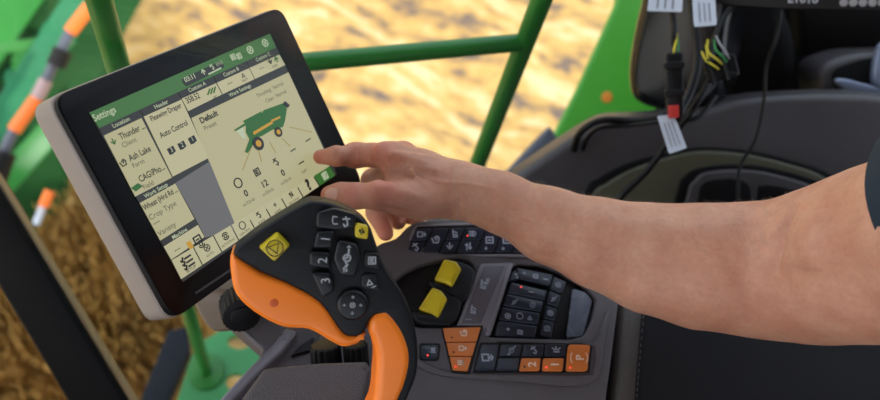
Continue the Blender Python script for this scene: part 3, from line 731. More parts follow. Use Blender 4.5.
def groove(pts, depth, width, fade=True):
    P = []
    for q in crv([Vector((x, y, 0)) for x, y in pts], 5, False):
        h = bvh0.ray_cast(CAM, ray(q.x, q.y).normalized())
        if h[0] is not None: P.append(np.array(h[0]))
    best = np.full(len(V), 9.0); amp = np.zeros(len(V)); L = len(P)
    for i in range(L - 1):
        a, b_ = P[i], P[i + 1]; ab = b_ - a; t = np.clip(((V - a) @ ab) / max(ab @ ab, 1e-12), 0, 1)
        d = np.linalg.norm(V - a - t[:, None] * ab, axis=1); s_ = (i + t) / (L - 1)
        am = np.sin(np.clip(s_, 0, 1) * math.pi) ** .6 if fade else 1
        m_ = d < best; best[m_] = d[m_]; amp[m_] = (am * np.ones(len(V)))[m_]
    DSP[:] -= 1.7 * depth * amp * np.exp(-(best / width) ** 2)
groove([(799, 203), (791, 212), (784, 232), (779, 256), (777, 276)], .0022, .0045)
groove([(790, 212), (780, 232), (770, 246)], .0010, .004)
groove([(812, 212), (806, 240), (808, 270)], -.0025, .014)
groove([(760, 225), (720, 232), (660, 232), (600, 222), (550, 206)], -.0020, .014)
groove([(600, 262), (660, 282), (720, 300)], .0010, .010)
for x in (352, 355.5, 359): groove([(x + 1, 147.5), (x, 153), (x + .5, 159)], .0005, .0010)
for x in (335, 337.5): groove([(x + 1, 149), (x, 154), (x + .5, 160)], .0004, .0009)
for x in (349, 352.5, 356): groove([(x + 1, 185.5), (x - .5, 193), (x + .5, 202)], .0005, .0011)
groove([(368, 158), (380, 164), (388, 174)], .0008, .003)
groove([(376, 183), (392, 178), (404, 180)], .0010, .004)
for a in ([(455, 166), (452, 180), (456, 196)], [(462, 196), (458, 208), (462, 216)], [(447, 205), (452, 212), (450, 219)]): groove(a, .0007, .0016)
groove([(436, 158), (416, 155), (396, 152)], -.0008, .003); groove([(440, 170), (420, 168), (400, 163)], -.0006, .0022)
groove([(428, 200), (410, 194), (392, 190)], -.0008, .004); groove([(500, 190), (470, 184), (440, 182), (425, 176)], -.0006, .0016)
groove([(520, 215), (560, 232), (600, 240)], -.0006, .0018); groove([(375, 205), (390, 209), (408, 213)], .0008, .003)
V = V + NR * DSP[:, None]; me.vertices.foreach_set('co', V.ravel()); me.update()
# skin
sk = bpy.data.materials.new('skin'); sk.use_nodes = True; nt = sk.node_tree; b = nt.nodes['Principled BSDF']
tc = nt.nodes.new('ShaderNodeTexCoord')
def noise(s, d=4, r=.5):
    n = nt.nodes.new('ShaderNodeTexNoise'); n.inputs['Scale'].default_value = s; n.inputs['Detail'].default_value = d; n.inputs['Roughness'].default_value = r
    nt.links.new(tc.outputs['Object'], n.inputs['Vector']); return n
n1 = noise(28, 5, .6); r1 = nt.nodes.new('ShaderNodeValToRGB'); e = r1.color_ramp.elements
e[0].position = .3; e[0].color = (.50, .215, .13, 1); e[1].position = .72; e[1].color = (.65, .345, .225, 1)
nt.links.new(n1.outputs['Fac'], r1.inputs['Fac'])
n2 = noise(260, 3, .6); r2 = nt.nodes.new('ShaderNodeValToRGB'); e = r2.color_ramp.elements
e[0].position = .25; e[0].color = (.78, .68, .64, 1); e[1].position = .6; e[1].color = (1, 1, 1, 1)
nt.links.new(n2.outputs['Fac'], r2.inputs['Fac'])
mx = nt.nodes.new('ShaderNodeMixRGB'); mx.blend_type = 'MULTIPLY'; mx.inputs['Fac'].default_value = .4
nt.links.new(r1.outputs['Color'], mx.inputs['Color1']); nt.links.new(r2.outputs['Color'], mx.inputs['Color2']); nt.links.new(mx.outputs['Color'], b.inputs['Base Color'])
b.inputs['Roughness'].default_value = .52; b.inputs['Specular IOR Level'].default_value = .35
b.inputs['Subsurface Weight'].default_value = .25; b.inputs['Subsurface Radius'].default_value = (.008, .003, .0015); b.inputs['Subsurface Scale'].default_value = 1.0
vo = nt.nodes.new('ShaderNodeTexVoronoi'); vo.inputs['Scale'].default_value = 900; nt.links.new(tc.outputs['Object'], vo.inputs['Vector'])
n3 = noise(220, 4); ad = nt.nodes.new('ShaderNodeMath'); ad.operation = 'ADD'
nt.links.new(vo.outputs['Distance'], ad.inputs[0]); nt.links.new(n3.outputs['Fac'], ad.inputs[1])
bp_ = nt.nodes.new('ShaderNodeBump'); bp_.inputs['Strength'].default_value = .35; bp_.inputs['Distance'].default_value = .0006
nt.links.new(ad.outputs[0], bp_.inputs['Height']); nt.links.new(bp_.outputs['Normal'], b.inputs['Normal'])
me.materials.append(sk)
pt = thing('person', w(800, 273, .64), 'bare right arm of a person in a navy short-sleeved shirt, index finger touching the screen', 'person')
ao = bpy.data.objects.new('body', me); COL.objects.link(ao); ao.parent = pt; ao.location = -PW[pt.name]; PW[ao.name] = Vector((0, 0, 0))
ao['label'] = 'bare forearm and hand with extended index finger'
fl = me.attributes.new('flush', 'FLOAT', 'POINT'); co = V
spots = [(w(318, 157, t0), .016), (w(330, 195, .672), .016), (w(387, 235, .735), .02), (w(412, 222, .765), .018), (w(380, 150, .672), .014), (w(382, 190, .650), .014), (w(403, 150, .695), .012), (w(356, 153, .69), .01), (w(353, 193, .655), .010)]
val = np.zeros(len(co))
for p, r in spots: val = np.maximum(val, np.exp(-((co - np.array(p)) ** 2).sum(1) / r ** 2))
fl.data.foreach_set('value', val.astype(np.float32))
an = nt.nodes.new('ShaderNodeAttribute'); an.attribute_name = 'flush'
mf = nt.nodes.new('ShaderNodeMixRGB'); mf.blend_type = 'MIX'; mf.inputs['Color2'].default_value = (.62, .19, .13, 1)
mm2 = nt.nodes.new('ShaderNodeMath'); mm2.operation = 'MULTIPLY'; mm2.inputs[1].default_value = .75
nt.links.new(an.outputs['Fac'], mm2.inputs[0]); nt.links.new(mm2.outputs[0], mf.inputs['Fac']); nt.links.new(mx.outputs['Color'], mf.inputs['Color1']); nt.links.new(mf.outputs['Color'], b.inputs['Base Color'])
# thumb nail
nail = mat('nail', (.62, .33, .25), .3, spec=.6)
from mathutils.bvhtree import BVHTree
bvh = BVHTree.FromPolygons([tuple(v.co) for v in me.vertices], [tuple(p.vertices) for p in me.polygons])
def onskin(px, py):
    r = ray(px, py).normalized(); h = bvh.ray_cast(CAM, r); return h
m = MB(); P = []
for x, y in [(327, 189.5), (332, 187.8), (337, 189.5), (337.5, 194), (336, 199), (331, 200.5), (326.5, 198), (325, 193.5)]:
    h = onskin(x, y); P.append(h[0] + h[1] * .0005)
nn = onskin(331.5, 194)[1]; cc = sum(P, Vector()) / len(P); top = onskin(331.5, 194)[0] + nn * .0009
P2 = crv(P, 3); vs = P2 + [top]; L = len(P2)
mid = [p.lerp(top, .5) + nn * .0004 for p in P2]; vs = P2 + mid + [top]
m.add(vs, [(i, (i + 1) % L, L + (i + 1) % L, L + i) for i in range(L)] + [(L + i, L + (i + 1) % L, 2 * L) for i in range(L)], nail)
bmesh.ops.recalc_face_normals(m.bm, faces=m.bm.faces); m.build('thumbnail', pt, 80, label='pink thumb nail')
# arm hair: short fine hairs growing on the forearm
hm = mat('arm_hair', (.48, .30, .19), .5)
m = MB(); fs = me.polygons; rnd = random.Random(3); cnt = 0
i_ = m.mi(hm); wr = w(460, 190, .68); el = w(790, 272, .64); dirn = (el - wr).normalized()
while cnt < 2600:
    px = rnd.uniform(455, 800); py = rnd.uniform(160, 345)
    if rnd.random() > (1 - (py - 165) / 130): continue
    h = onskin(px, py)
    if h[0] is None: cnt += .2; continue
    p, n = h[0], h[1]
    t = (dirn * -.7 + U_ * 0.0 + Vector((rnd.uniform(-.5, .5), rnd.uniform(-.1, .9), rnd.uniform(-.4, .4)))); t = (t - n * t.dot(n)).normalized()
    Lh = rnd.uniform(.005, .011); up = n * rnd.uniform(.2, .6)
    a = p - n * .0003; b_ = p + t * Lh * .5 + up * Lh * .6; c_ = p + t * Lh + up * Lh * .6
    sd_ = t.cross(n).normalized() * .00006
    V0 = [m.bm.verts.new(x) for x in (a - sd_, a + sd_, b_ - sd_, b_ + sd_, c_)]
    for f in ((0, 1, 3, 2), (2, 3, 4)):
        g = m.bm.faces.new([V0[k] for k in f]); g.material_index = i_
    cnt += 1
m.build('arm_hair', pt, 180, kind='stuff', label='fine fair hair on the forearm')
# sleeve: a cloth tube around the upper arm, with thickness and a folded hem
navy = mat('navy_cotton', (.010, .022, .036), .85, bump=.8, bscale=1500, var=.15, sheen=.3)
axis_pts = [(951, 210, .515, 100), (968, 204, .503, 103), (990, 198, .49, 107), (1010, 193, .478, 113), (1060, 182, .45, 126), (1110, 165, .43, 134)]
A = [w(*p[:3]) for p in axis_pts]; Rr = [p[3] * p[2] / F for p in axis_pts]
m = MB(); seg = 48; rings = []
def ringat(c, t, r, wob):
    u = Vector((0, 0, 1)); u = (u - t * u.dot(t)).normalized(); v = t.cross(u)
    return [c + (u * math.cos(a) + v * math.sin(a)) * r * (1 + wob * math.sin(3 * a + 1) + wob * .5 * math.sin(7 * a)) for a in [2 * math.pi * k / seg for k in range(seg)]]
hem = []
T0 = (A[1] - A[0]).normalized()
hem_t = T0
for k, (c, r) in enumerate(zip(A, Rr)):
    t = (A[min(k + 1, len(A) - 1)] - A[max(k - 1, 0)]).normalized()
    tt = hem_t if k == 0 else t
    rings.append(ringat(c, tt, r, .012 + .01 * k / 5))
inner = [p * 1 for p in ringat(A[0], hem_t, Rr[0] * .97, .012)]; inner2 = [p * 1 for p in ringat(A[1], T0, Rr[1] * .965, .012)]
allr = [inner2, inner] + rings
vs = [p for R in allr for p in R]; fs_ = []
for a in range(len(allr) - 1):
    for k in range(seg): fs_.append((a * seg + k, a * seg + (k + 1) % seg, (a + 1) * seg + (k + 1) % seg, (a + 1) * seg + k))
m.add(vs, fs_, navy); bmesh.ops.recalc_face_normals(m.bm, faces=m.bm.faces); m.build('sleeve', pt, 60, label='navy blue shirt sleeve')
# ------------------------------------------------------------------ cab interior on the far side
wallm = mat('cab_panel_grey', (.060, .055, .059), .42, bump=.5, bscale=500, var=.12, vscale=12)
wallb = mat('cab_panel_black', (.004, .004, .0045), .6, bump=.5, bscale=600, spec=.2)
olive = mat('cab_panel_olive', (.080, .078, .048), .5, bump=.3)
steel = mat('satin_metal', (.28, .33, .45), .3, metal=.3)
RP = (w(700, 150, 1.02), Vector((.05, -.72, .70)).normalized())
def st(o, nm=None): o['kind'] = 'structure'; return o
m = MB(); m.slab(crv(qp([(455, 214), (500, 187), (545, 156), (590, 127), (612, 119), (650, 117), (700, 112), (760, 98), (900, 98), (1000, 140), (1000, 470), (700, 520), (470, 430), (440, 260)], RP), 4), RP[1], .05, wallm, .012, 5)
wr = st(m.build('wall_right'))
# door-style panel with pocket on the side wall
pt2 = wr
m = MB(); m.slab(crv(qp([(560, 260), (585, 192), (600, 178), (625, 165), (662, 154), (700, 148), (749, 151), (797, 162), (830, 174), (870, 200), (900, 300), (700, 330)], off(RP, .004)), 5), RP[1], .008, wallb, .003)
m.build('surround', pt2)
m = MB(); m.slab(crv(qp([(575, 260), (592, 198), (607, 184), (632, 170), (668, 158), (702, 151.5), (746, 154.5), (793, 165.5), (826, 178), (862, 206), (890, 300), (700, 330)], off(RP, .010)), 5), RP[1], .010, olive, .004)
m.build('olive_band', pt2, label='olive green band')
m = MB(); m.slab(crv(qp([(668, 260), (678, 192), (686, 176), (702, 168), (735, 165), (770, 168), (815, 180), (845, 195), (862, 215), (870, 300), (760, 330)], off(RP, .014)), 5), RP[1], .008, wallb, .002)
m.slab(crv(qp([(680, 260), (688, 195), (695, 181), (706, 173), (735, 170), (768, 173), (810, 185), (838, 200), (852, 218), (860, 300), (760, 320)], off(RP, .019)), 5), RP[1], .008, wallm, .004)
m.build('pocket_frame', pt2)
m = MB(); m.slab(crv(qp([(696, 260), (699, 196), (704, 184), (714, 180), (735, 179), (748, 184), (752, 200), (752, 260)], off(RP, .021)), 4), RP[1], .006, wallb, .002)
m.slab(crv(qp([(758, 260), (758, 194), (762, 186), (776, 186), (800, 192), (822, 202), (834, 218), (840, 260)], off(RP, .021)), 4), RP[1], .006, wallb, .002)
m.build('pocket', pt2, label='black recessed pocket')
# back wall and moulded shapes above
BP2 = (w(780, 60, 1.34), Vector((-.1, -.85, .5)).normalized())
m = MB(); m.slab(rquad(qp([(655, -140), (655, 170), (1150, 210), (1150, -200)], off(BP2, 0)), .05), BP2[1], .05, wallb, .01); st(m.build('wall_back'))
m = MB(); m.slab(crv(qp([(670, -120), (660, 40), (672, 100), (720, 116), (768, 108), (788, 88), (796, 66), (793, 36), (783, 0), (780, -110)], (w(730, 60, 1.12), BP2[1])), 5), BP2[1], .10, mat('seat_cloth', (.006, .0055, .006), .8, bump=.8, bscale=900, spec=.15), .02, 6)
tb_ = m.build('seat_back', None); tb_['label'] = 'black rounded moulded seat back behind the hanging cables'; tb_['category'] = 'seat back'
m = MB(); m.slab(rquad(qp([(792, -60), (798, 54), (812, 62), (900, 56), (1000, 60), (1000, -60)], (w(840, 20, 1.16), BP2[1])), .12, 5), BP2[1], .08, mat('box_black', (.008, .0075, .0075), .7, bump=.4, spec=.15), .012, 5)
o = m.build('storage_box'); o['label'] = 'large dark storage box in the upper right corner, above the grab handle'; o['category'] = 'box'
# cup-like bin with a pale grab handle
HPn = (w(860, 95, 1.08), Vector((.0, -.72, .70)).normalized())
ht = thing('grab_handle', hit(862, 95, HPn), 'pale blue grey metal grab handle in a dark rounded housing at the right edge', 'handle')
m = MB(); m.slab(crv(qp([(822, 70), (840, 58), (880, 52), (960, 60), (960, 130), (900, 128), (850, 122), (832, 112), (822, 92)], HPn), 5), HPn[1], .09, wallm, .012, 5)
m.slab(crv(qp([(832, 74), (848, 64), (880, 58), (950, 66), (950, 120), (900, 116), (858, 104), (838, 92)], off(HPn, .001)), 5), HPn[1], .004, wallb, .0012); m.build('housing', ht)
m = MB(); m.slab(crv(qp([(837, 79.5), (848, 79.5), (862, 83), (880, 87), (920, 96), (930, 106), (900, 104), (872, 98), (850, 92), (839, 86)], off(HPn, .012)), 4), HPn[1], .009, steel, .003); m.build('grip', ht)
m = MB(); m.slab(crv(qp([(880, 46), (890, 46), (892, 84), (876, 86), (874, 70)], off(HPn, .014)), 4), HPn[1], .010, steel, .003); m.build('bracket', ht)
# black glossy pod to the left of the cables
PP = (w(665, 55, 1.03), (Vector((-.45, -.75, .35))).normalized())
m = MB(); m.slab(crv(qp([(646, -30), (636, 4), (628, 40), (624, 72), (627, 96), (640, 108), (672, 115), (700, 112), (716, 95), (722, 40), (724, -30)], PP), 6), PP[1], .07, mat('pod_black', (.004, .004, .005), .2, bump=.1, spec=.45), .022, 7)
o = m.build('speaker_pod'); o['label'] = 'glossy black rounded pod beside the green panel, behind the tagged connector'; o['category'] = 'housing'
# terminal bar at the top
TP = (w(780, -10, .90), (CAM - w(780, -10, .90)).normalized())
tt = thing('control_box', hit(800, -10, off(TP, -.02)), 'black electronic box with white lettering and grey round buttons, cut by the top edge', 'electronic box')
m = MB(); m.slab(rquad(qp([(640, -60), (640, -12), (700, -10), (712, 1.5), (730, 6), (780, 9.5), (960, 13), (960, -60)], TP), .08), TP[1], .03, mat('box_satin', (.003, .003, .0035), .4, spec=.2), .002); m.build('housing', tt)
m = MB(); m.text('E1010', frame(803, -.6, off(TP, .0004), 1, .02), .0125, mark, 0, bold=.0003); m.build('lettering', tt, label='white lettering')
for k in range(5):
    m = MB(); c = hit(844 + 9.6 * k, 2.6, off(TP, .0015)); u = TP[1].orthogonal().normalized(); v = TP[1].cross(u)
    m.slab([c + (u * math.cos(a) + v * math.sin(a)) * .0043 for a in [j * math.pi / 10 for j in range(20)]], TP[1], .003, mat('button_grey', (.30, .28, .28), .5), .0008, taper=1.05); m.build('round_button', tt)
# cables, connectors, tags
cab = mat('cable_black', (.004, .004, .0045), .4, spec=.3)
wy = mat('wire_yellow', (.65, .55, .02), .5); wg = mat('wire_green', (.02, .25, .05), .5); redc = mat('clip_red', (.55, .03, .02), .45); tagw = mat('tag_white', (.62, .68, .76), .6, bump=.2, bscale=200); taggrey = mat('tag_print', (.22, .24, .28), .6)
def cable(label, pts, r, cat='cable', name='cable', group=None):
    m = MB(); m.tube(crv([w(*p) for p in pts], 8, False), r, cab, 10)
    o = m.build(name, None, 60); o['label'] = label; o['category'] = cat
    if group: o['group'] = group
    return o
def connector(label, pts, bx, wires, clip=None):
    t = thing('cable_connector', w(*pts[-1]), label, 'connector')
    m = MB(); m.tube(crv([w(*p) for p in pts], 6, False), .0035, cab, 8); m.build('cable', t)
    m = MB()
    (x0, y0), (x1, y1), d, r = bx
    a, b = w(x0, y0, d), w(x1, y1, d); ax = (b - a); n = (CAM - a).normalized(); sx = ax.normalized().cross(n).normalized() * r
    mid = (a + b) / 2
    m.box(mid, ax / 2, sx, n * r * .8, cab, .004); m.box(a.lerp(b, .2), ax * .05, sx * 1.2, n * r * 1.0, cab, .002); m.box(a.lerp(b, .62), ax * .05, sx * 1.15, n * r * .95, cab, .002); m.build('plug', t)
    for p, mt in wires:
        m = MB(); m.tube(crv([w(*q) for q in p], 6, False), .0012, mt, 8); m.build('wire', t, label='yellow wire' if mt is wy else 'green wire')
    if clip:
        m = MB(); m.box(w(*clip), ax.normalized() * .0065, sx * .6, n * .007, redc, .001); m.build('clip', t, label='red clip')
    return t
connector('black cable plug with yellow wires and a red clip, hanging left of the other plug', [(668, -14, .90), (672, 10, .90), (674, 34, .89), (674, 46, .89)], ((674, 52), (675, 118), .89, .0095),
          [([(674, 58, .886), (674, 50, .884), (676, 42, .886), (677, 34, .89)], wy), ([(678, 58, .886), (678, 50, .885), (678, 42, .888), (676, 34, .89)], wg)], (673.5, 111.5, .878))
connector('bulky black cable plug with yellow and green wires, right of the clipped one', [(735, 2, .93), (722, 20, .92), (712, 45, .91), (706, 70, .90)], ((705, 73), (737, 64), .90, .013),
          [([(712, 70, .893), (708, 58, .888), (707, 48, .89), (708, 40, .9)], wy), ([(724, 66, .893), (718, 60, .886), (710, 54, .888), (706, 46, .9)], wy), ([(720, 70, .893), (714, 66, .886), (706, 60, .89), (702, 52, .9)], wy), ([(728, 64, .893), (722, 56, .886), (716, 50, .888), (714, 40, .9)], wg), ([(730, 62, .893), (726, 52, .888), (720, 44, .89), (716, 36, .9)], mat('wire_grey', (.3, .3, .32), .5))])
cable('thin black cable hanging down beside the dark seat back towards the forearm', [(786, -20, .95), (781, 8, .94), (776, 38, .94), (766, 68, .96), (764, 100, .97), (756, 138, .97), (741, 164, .975), (738, 185, .975), (738, 215, .98)], .0022)
cable('black cable looping over the grey window sill beside the green panel', [(574, 150, 1.02), (578, 136, 1.0), (588, 126, .985), (604, 120, .98), (630, 120, .98), (664, 115, .95), (690, 104, .95), (712, 85, .96), (722, 60, .96)], .0045)
cable('black cable running just above the looping one on the sill', [(583, 150, 1.02), (588, 137, 1.0), (600, 128, .985), (630, 125, .98), (662, 121, .95), (696, 118, .95), (716, 96, .96)], .003)
cable('black cable crossing the olive side panel diagonally', [(716, 60, .95), (708, 84, .94), (692, 110, .935), (672, 136, .96), (664, 148, .965), (646, 172, .975), (622, 196, .98), (600, 225, .99)], .004)
cable('thick black cable behind the second plug', [(690, -20, .96), (694, 20, .95), (698, 60, .94), (690, 92, .93), (680, 112, .92)], .005)
def tag(label, q, d, tx):
    m = MB(); P = [w(x, y, d + dz) for x, y, dz in q]; n = (CAM - P[0]).normalized()
    m.slab(rquad(P, .08, 2), n, .0006, tagw)
    for k in range(3):
        a, b = P[0].lerp(P[1], .25 + .22 * k), P[3].lerp(P[2], .25 + .22 * k)
        m.slab([a.lerp(b, .2) + n * .0004, a.lerp(b, .85) + n * .0004, a.lerp(b, .85) + n * .0004 + (P[1] - P[0]) * .06, a.lerp(b, .2) + n * .0004 + (P[1] - P[0]) * .06], n, .0001, taggrey)
    o = m.build('label_tag'); o['label'] = label; o['category'] = 'tag'; return o
tag('white paper tag hanging below the red clip', [(657, 116, 0), (674, 114.5, 0), (687, 148, 0), (669, 154, 0)], .875, 0)
tag('white label wrapped on a cable at the top edge, left one of two', [(650, -8, 0), (683, -6, 0), (682, 12, 0), (647, 11, 0)], .885, 0)
tag('white label wrapped on a cable at the top edge, nearest the electronic box', [(692, -4, 0), (715, -2, 0), (717, 25, 0), (694, 27, 0)], .885, 0)
# ------------------------------------------------------------------ window frame, sill, glass, post
PZ = -.30
frm = mat('frame_black', (.002, .002, .002), .5, bump=.1, spec=.15)
seal = mat('seal_tan', (.23, .16, .08), .6)
pa = plane3(w(0, 190, .95), w(126, 400, 1.05), w(40, 400, 1.02))
t = thing('cab_post', w(60, 320, 1.02), 'slanted black cab post crossing the lower left corner', 'post')
m = MB(); m.slab(qp([(-110, 30), (-150, 30), (-120, 90), (66, 400), (150, 560), (225, 560), (126, 400), (0, 190)], pa), pa[1], .04, frm, .006); m.build('column', t)
m = MB(); m.slab(qp([(-112, 26), (0, 187), (129, 400), (228, 560), (233, 560), (133, 400), (3, 187), (-108, 26)], off(pa, -.006)), pa[1], .02, seal, .001); m.build('seal_strip', t, label='thin tan seal strip')
# ------------------------------------------------------------------ outside: railing, platform, side panel
gp = mat('paint_green', (.022, .18, .025), .35, var=.08, vscale=8, spec=.5)
gb = mat('paint_green_bright', (.06, .34, .025), .35, var=.06, vscale=5)
b1 = hit(206, 372, zp(PZ)); base1 = Vector((b1.x, b1.y, PZ))
def solve_z(xy, row):
    lo_, hi_ = 0, 1.3
    for _ in range(40):
        mid = (lo_ + hi_) / 2
        if proj((xy.x, xy.y, mid))[1] > row: lo_ = mid
        else: hi_ = mid
    return lo_
zr = solve_z(base1, 79); r2 = hit(525, 42, zp(zr)); print('rail z', zr, 'post1 depth', proj(base1), proj((base1.x, base1.y, zr)), 'post2', proj(r2), proj((r2.x, r2.y, PZ)), proj((r2.x, r2.y, zr + .4)))
def tubething(name, label, cat, pts, r, mt, **kw):
    m = MB(); m.tube(pts, r, mt, 20); o = m.build(name, None, 50, label=label, category=cat, **kw); return o
rt = thing('guard_railing', base1, 'green tubular guard railing outside the window, behind the screen and hand', 'railing')
m = MB(); m.tube([base1, Vector((base1.x, base1.y, zr + .45))], .0125, gp, 20); m.slab([base1 + Vector((.04 * math.cos(a), .04 * math.sin(a), .008)) for a in [k * math.pi / 10 for k in range(20)]], CN, .008, gp, .002); m.build('post', rt)
m = MB(); m.tube([Vector((r2.x, r2.y, PZ)), Vector((r2.x, r2.y, zr + .5))], .0125, gp, 20); m.build('post', rt)
m = MB(); m.tube([Vector((base1.x, base1.y, zr)), Vector((r2.x, r2.y, zr))], .011, gp, 20); m.build('rail', rt)
m = MB(); zl = PZ + .42; m.tube([Vector((base1.x, base1.y, zl)), Vector((r2.x, r2.y, zl))], .010, gp, 20); m.build('lower_rail', rt)
# platform with oval holes
PP_ = zp(PZ)
def oval(px, py, rx, ry): return [hit(px + rx * math.cos(a), py + ry * math.sin(a), PP_) for a in [k * math.pi / 12 for k in range(24)]]
plat = cover('step_platform', rquad(qp([(183, 385), (196, 345), (240, 320), (420, 290), (470, 360), (470, 560), (140, 560)], PP_), .04), [oval(239, 342, 12, 7), oval(236, 384, 10, 8), oval(305, 350, 12, 7), oval(232, 430, 12, 8)], PP_, .02, mat('paint_green_mint', (.06, .34, .10), .4, var=.06, vscale=6), .003, None, kind=None) if False else None
plt_ = thing('step_platform', hit(300, 360, PP_), 'green metal step platform with round holes outside below the screen', 'platform')
cover('deck', rquad(qp([(170, 420), (196, 345), (240, 318), (420, 290), (470, 360), (470, 600), (110, 600)], PP_), .03), [oval(239, 342, 11, 6.5), oval(236, 382, 10, 8), oval(300, 352, 12, 7), oval(210, 440, 14, 9)], PP_, .02, mat('paint_green_mint', (.04, .26, .075), .4, var=.06, vscale=6), .003, plt_)
m = MB(); kp = zp(PZ - .03); m.slab(rquad(qp([(168, 330), (186, 326), (190, 350), (160, 420), (90, 560), (60, 560), (140, 400)], kp), .1), CN, .04, mat('step_dark', (.020, .023, .030), .8, spec=.1), .006); m.build('kick_plate', plt_, label='grey blue edge plate')
# bright green body panel
GPn = (w(600, 90, 1.75), Vector((-.1, -.55, .83)).normalized())
gt = thing('body_panel', hit(610, 60, off(GPn, -.03)), 'bright green machine body panel right of the stubble, behind the black pod', 'panel')
m = MB(); m.slab(rquad(qp([(620, -60), (616, 0), (575, 90), (537, 165), (500, 240), (900, 300), (900, -60)], GPn), .06, 5), GPn[1], .06, gb, .012, 5); m.build('panel', gt)
m = MB(); c = hit(607, 97, off(GPn, .002)); u = GPn[1].orthogonal().normalized(); v = GPn[1].cross(u)
m.slab([c + (u * math.cos(a) + v * math.sin(a)) * .012 for a in [k * math.pi / 10 for k in range(20)]], GPn[1], .003, mat('reflector_amber', (.75, .25, .03), .4), .001); m.build('reflector', gt, label='small amber reflector')
# grey lower sill outside
m = MB(); ks = (w(510, 170, 1.62), Vector((0, -.5, .86)).normalized()); m.slab(rquad(qp([(400, 262), (440, 195), (500, 178), (535, 140), (550, 125), (560, 140), (520, 200), (480, 300)], ks), .15, 4), ks[1], .05, mat('step_grey', (.075, .085, .11), .45), .01)
o = m.build('side_step'); o['label'] = 'blue grey side step seen between the railing and the green panel'; o['category'] = 'step'
# ------------------------------------------------------------------ field
GZ = -2.1
fm = bpy.data.materials.new('stubble_field'); fm.use_nodes = True; nt = fm.node_tree; b = nt.nodes['Principled BSDF']; b.inputs['Roughness'].default_value = .9; b.inputs['Specular IOR Level'].default_value = .1
tc = nt.nodes.new('ShaderNodeTexCoord')
mp = nt.nodes.new('ShaderNodeMapping'); nt.links.new(tc.outputs['Object'], mp.inputs['Vector'])
RA = math.atan2(*(lambda a, b: (b.y - a.y, b.x - a.x))(hit(330, 60, zp(GZ)), hit(440, 215, zp(GZ))))
mp.inputs['Rotation'].default_value = (0, 0, -RA); mp.inputs['Scale'].default_value = (1.3, 4.2, 1)
n1 = nt.nodes.new('ShaderNodeTexNoise'); n1.inputs['Scale'].default_value = 1.6; n1.inputs['Detail'].default_value = 6; n1.inputs['Roughness'].default_value = .62; nt.links.new(mp.outputs['Vector'], n1.inputs['Vector'])
n2 = nt.nodes.new('ShaderNodeTexNoise'); n2.inputs['Scale'].default_value = 9; n2.inputs['Detail'].default_value = 5; nt.links.new(tc.outputs['Object'], n2.inputs['Vector'])
ad = nt.nodes.new('ShaderNodeMath'); ad.operation = 'MULTIPLY_ADD'; ad.inputs[1].default_value = .35; nt.links.new(n2.outputs['Fac'], ad.inputs[0]); nt.links.new(n1.outputs['Fac'], ad.inputs[2])
rp = nt.nodes.new('ShaderNodeValToRGB'); E_ = rp.color_ramp.elements
E_[0].position = .54; E_[0].color = (.17, .125, .10, 1); E_[1].position = .80; E_[1].color = (.66, .49, .27, 1)
x = E_.new(.61); x.color = (.42, .26, .10, 1); x = E_.new(.70); x.color = (.58, .36, .12, 1)
nt.links.new(ad.outputs[0], rp.inputs['Fac']); nt.links.new(rp.outputs['Color'], b.inputs['Base Color'])
m = MB(); NX, NY = 150, 150; vs = []; fs_ = []
import mathutils
for j in range(NY + 1):
    for i in range(NX + 1):
        x = -14 + 30 * i / NX; y = -3 + 26 * (j / NY) ** 1.3
        a = x * math.cos(-RA) - y * math.sin(-RA); bb = x * math.sin(-RA) + y * math.cos(-RA)
        z = GZ + .06 * math.sin(bb * 2 * math.pi / .75) + .10 * (mathutils.noise.noise(Vector((x * 2.2, y * 2.2, 0))))
        vs.append((x, y, z))
for j in range(NY):
    for i in range(NX): k = j * (NX + 1) + i; fs_.append((k, k + 1, k + NX + 2, k + NX + 1))
m.add(vs, fs_, fm); st(m.build('ground', None, 180))
# standing wheat at the left, stuff
wheat = mat('wheat_straw', (.50, .31, .085), .8, var=.2, vscale=3)
m = MB(); iw = m.mi(wheat); rnd = random.Random(5)
for k in range(16000):
    px, py = rnd.uniform(-60, 215), rnd.uniform(120, 470)
    if px > 60 + (py - 150) * .55 + 60 or px < 75 - (py - 225) * .8: continue
    p = hit(px, py, zp(GZ + .1)); hgt = rnd.uniform(.12, .30); ln = Vector((rnd.uniform(-.15, .15), rnd.uniform(-.15, .15), 1)).normalized()
    sdv = Vector((rnd.uniform(-1, 1), rnd.uniform(-1, 1), 0)).normalized() * rnd.uniform(.002, .0045)
    q = p + ln * hgt; e = q + ln * .08 + sdv * 3
    V0 = [m.bm.verts.new(x) for x in (p - sdv, p + sdv, q + sdv, q - sdv, q - sdv * 2, q + sdv * 2, e)]
    for f in ((0, 1, 2, 3), (4, 5, 6)): g = m.bm.faces.new([V0[i] for i in f]); g.material_index = iw
o = m.build('wheat', None, 180, kind='stuff', label='ochre standing wheat stalks left of the railing post', category='crop')
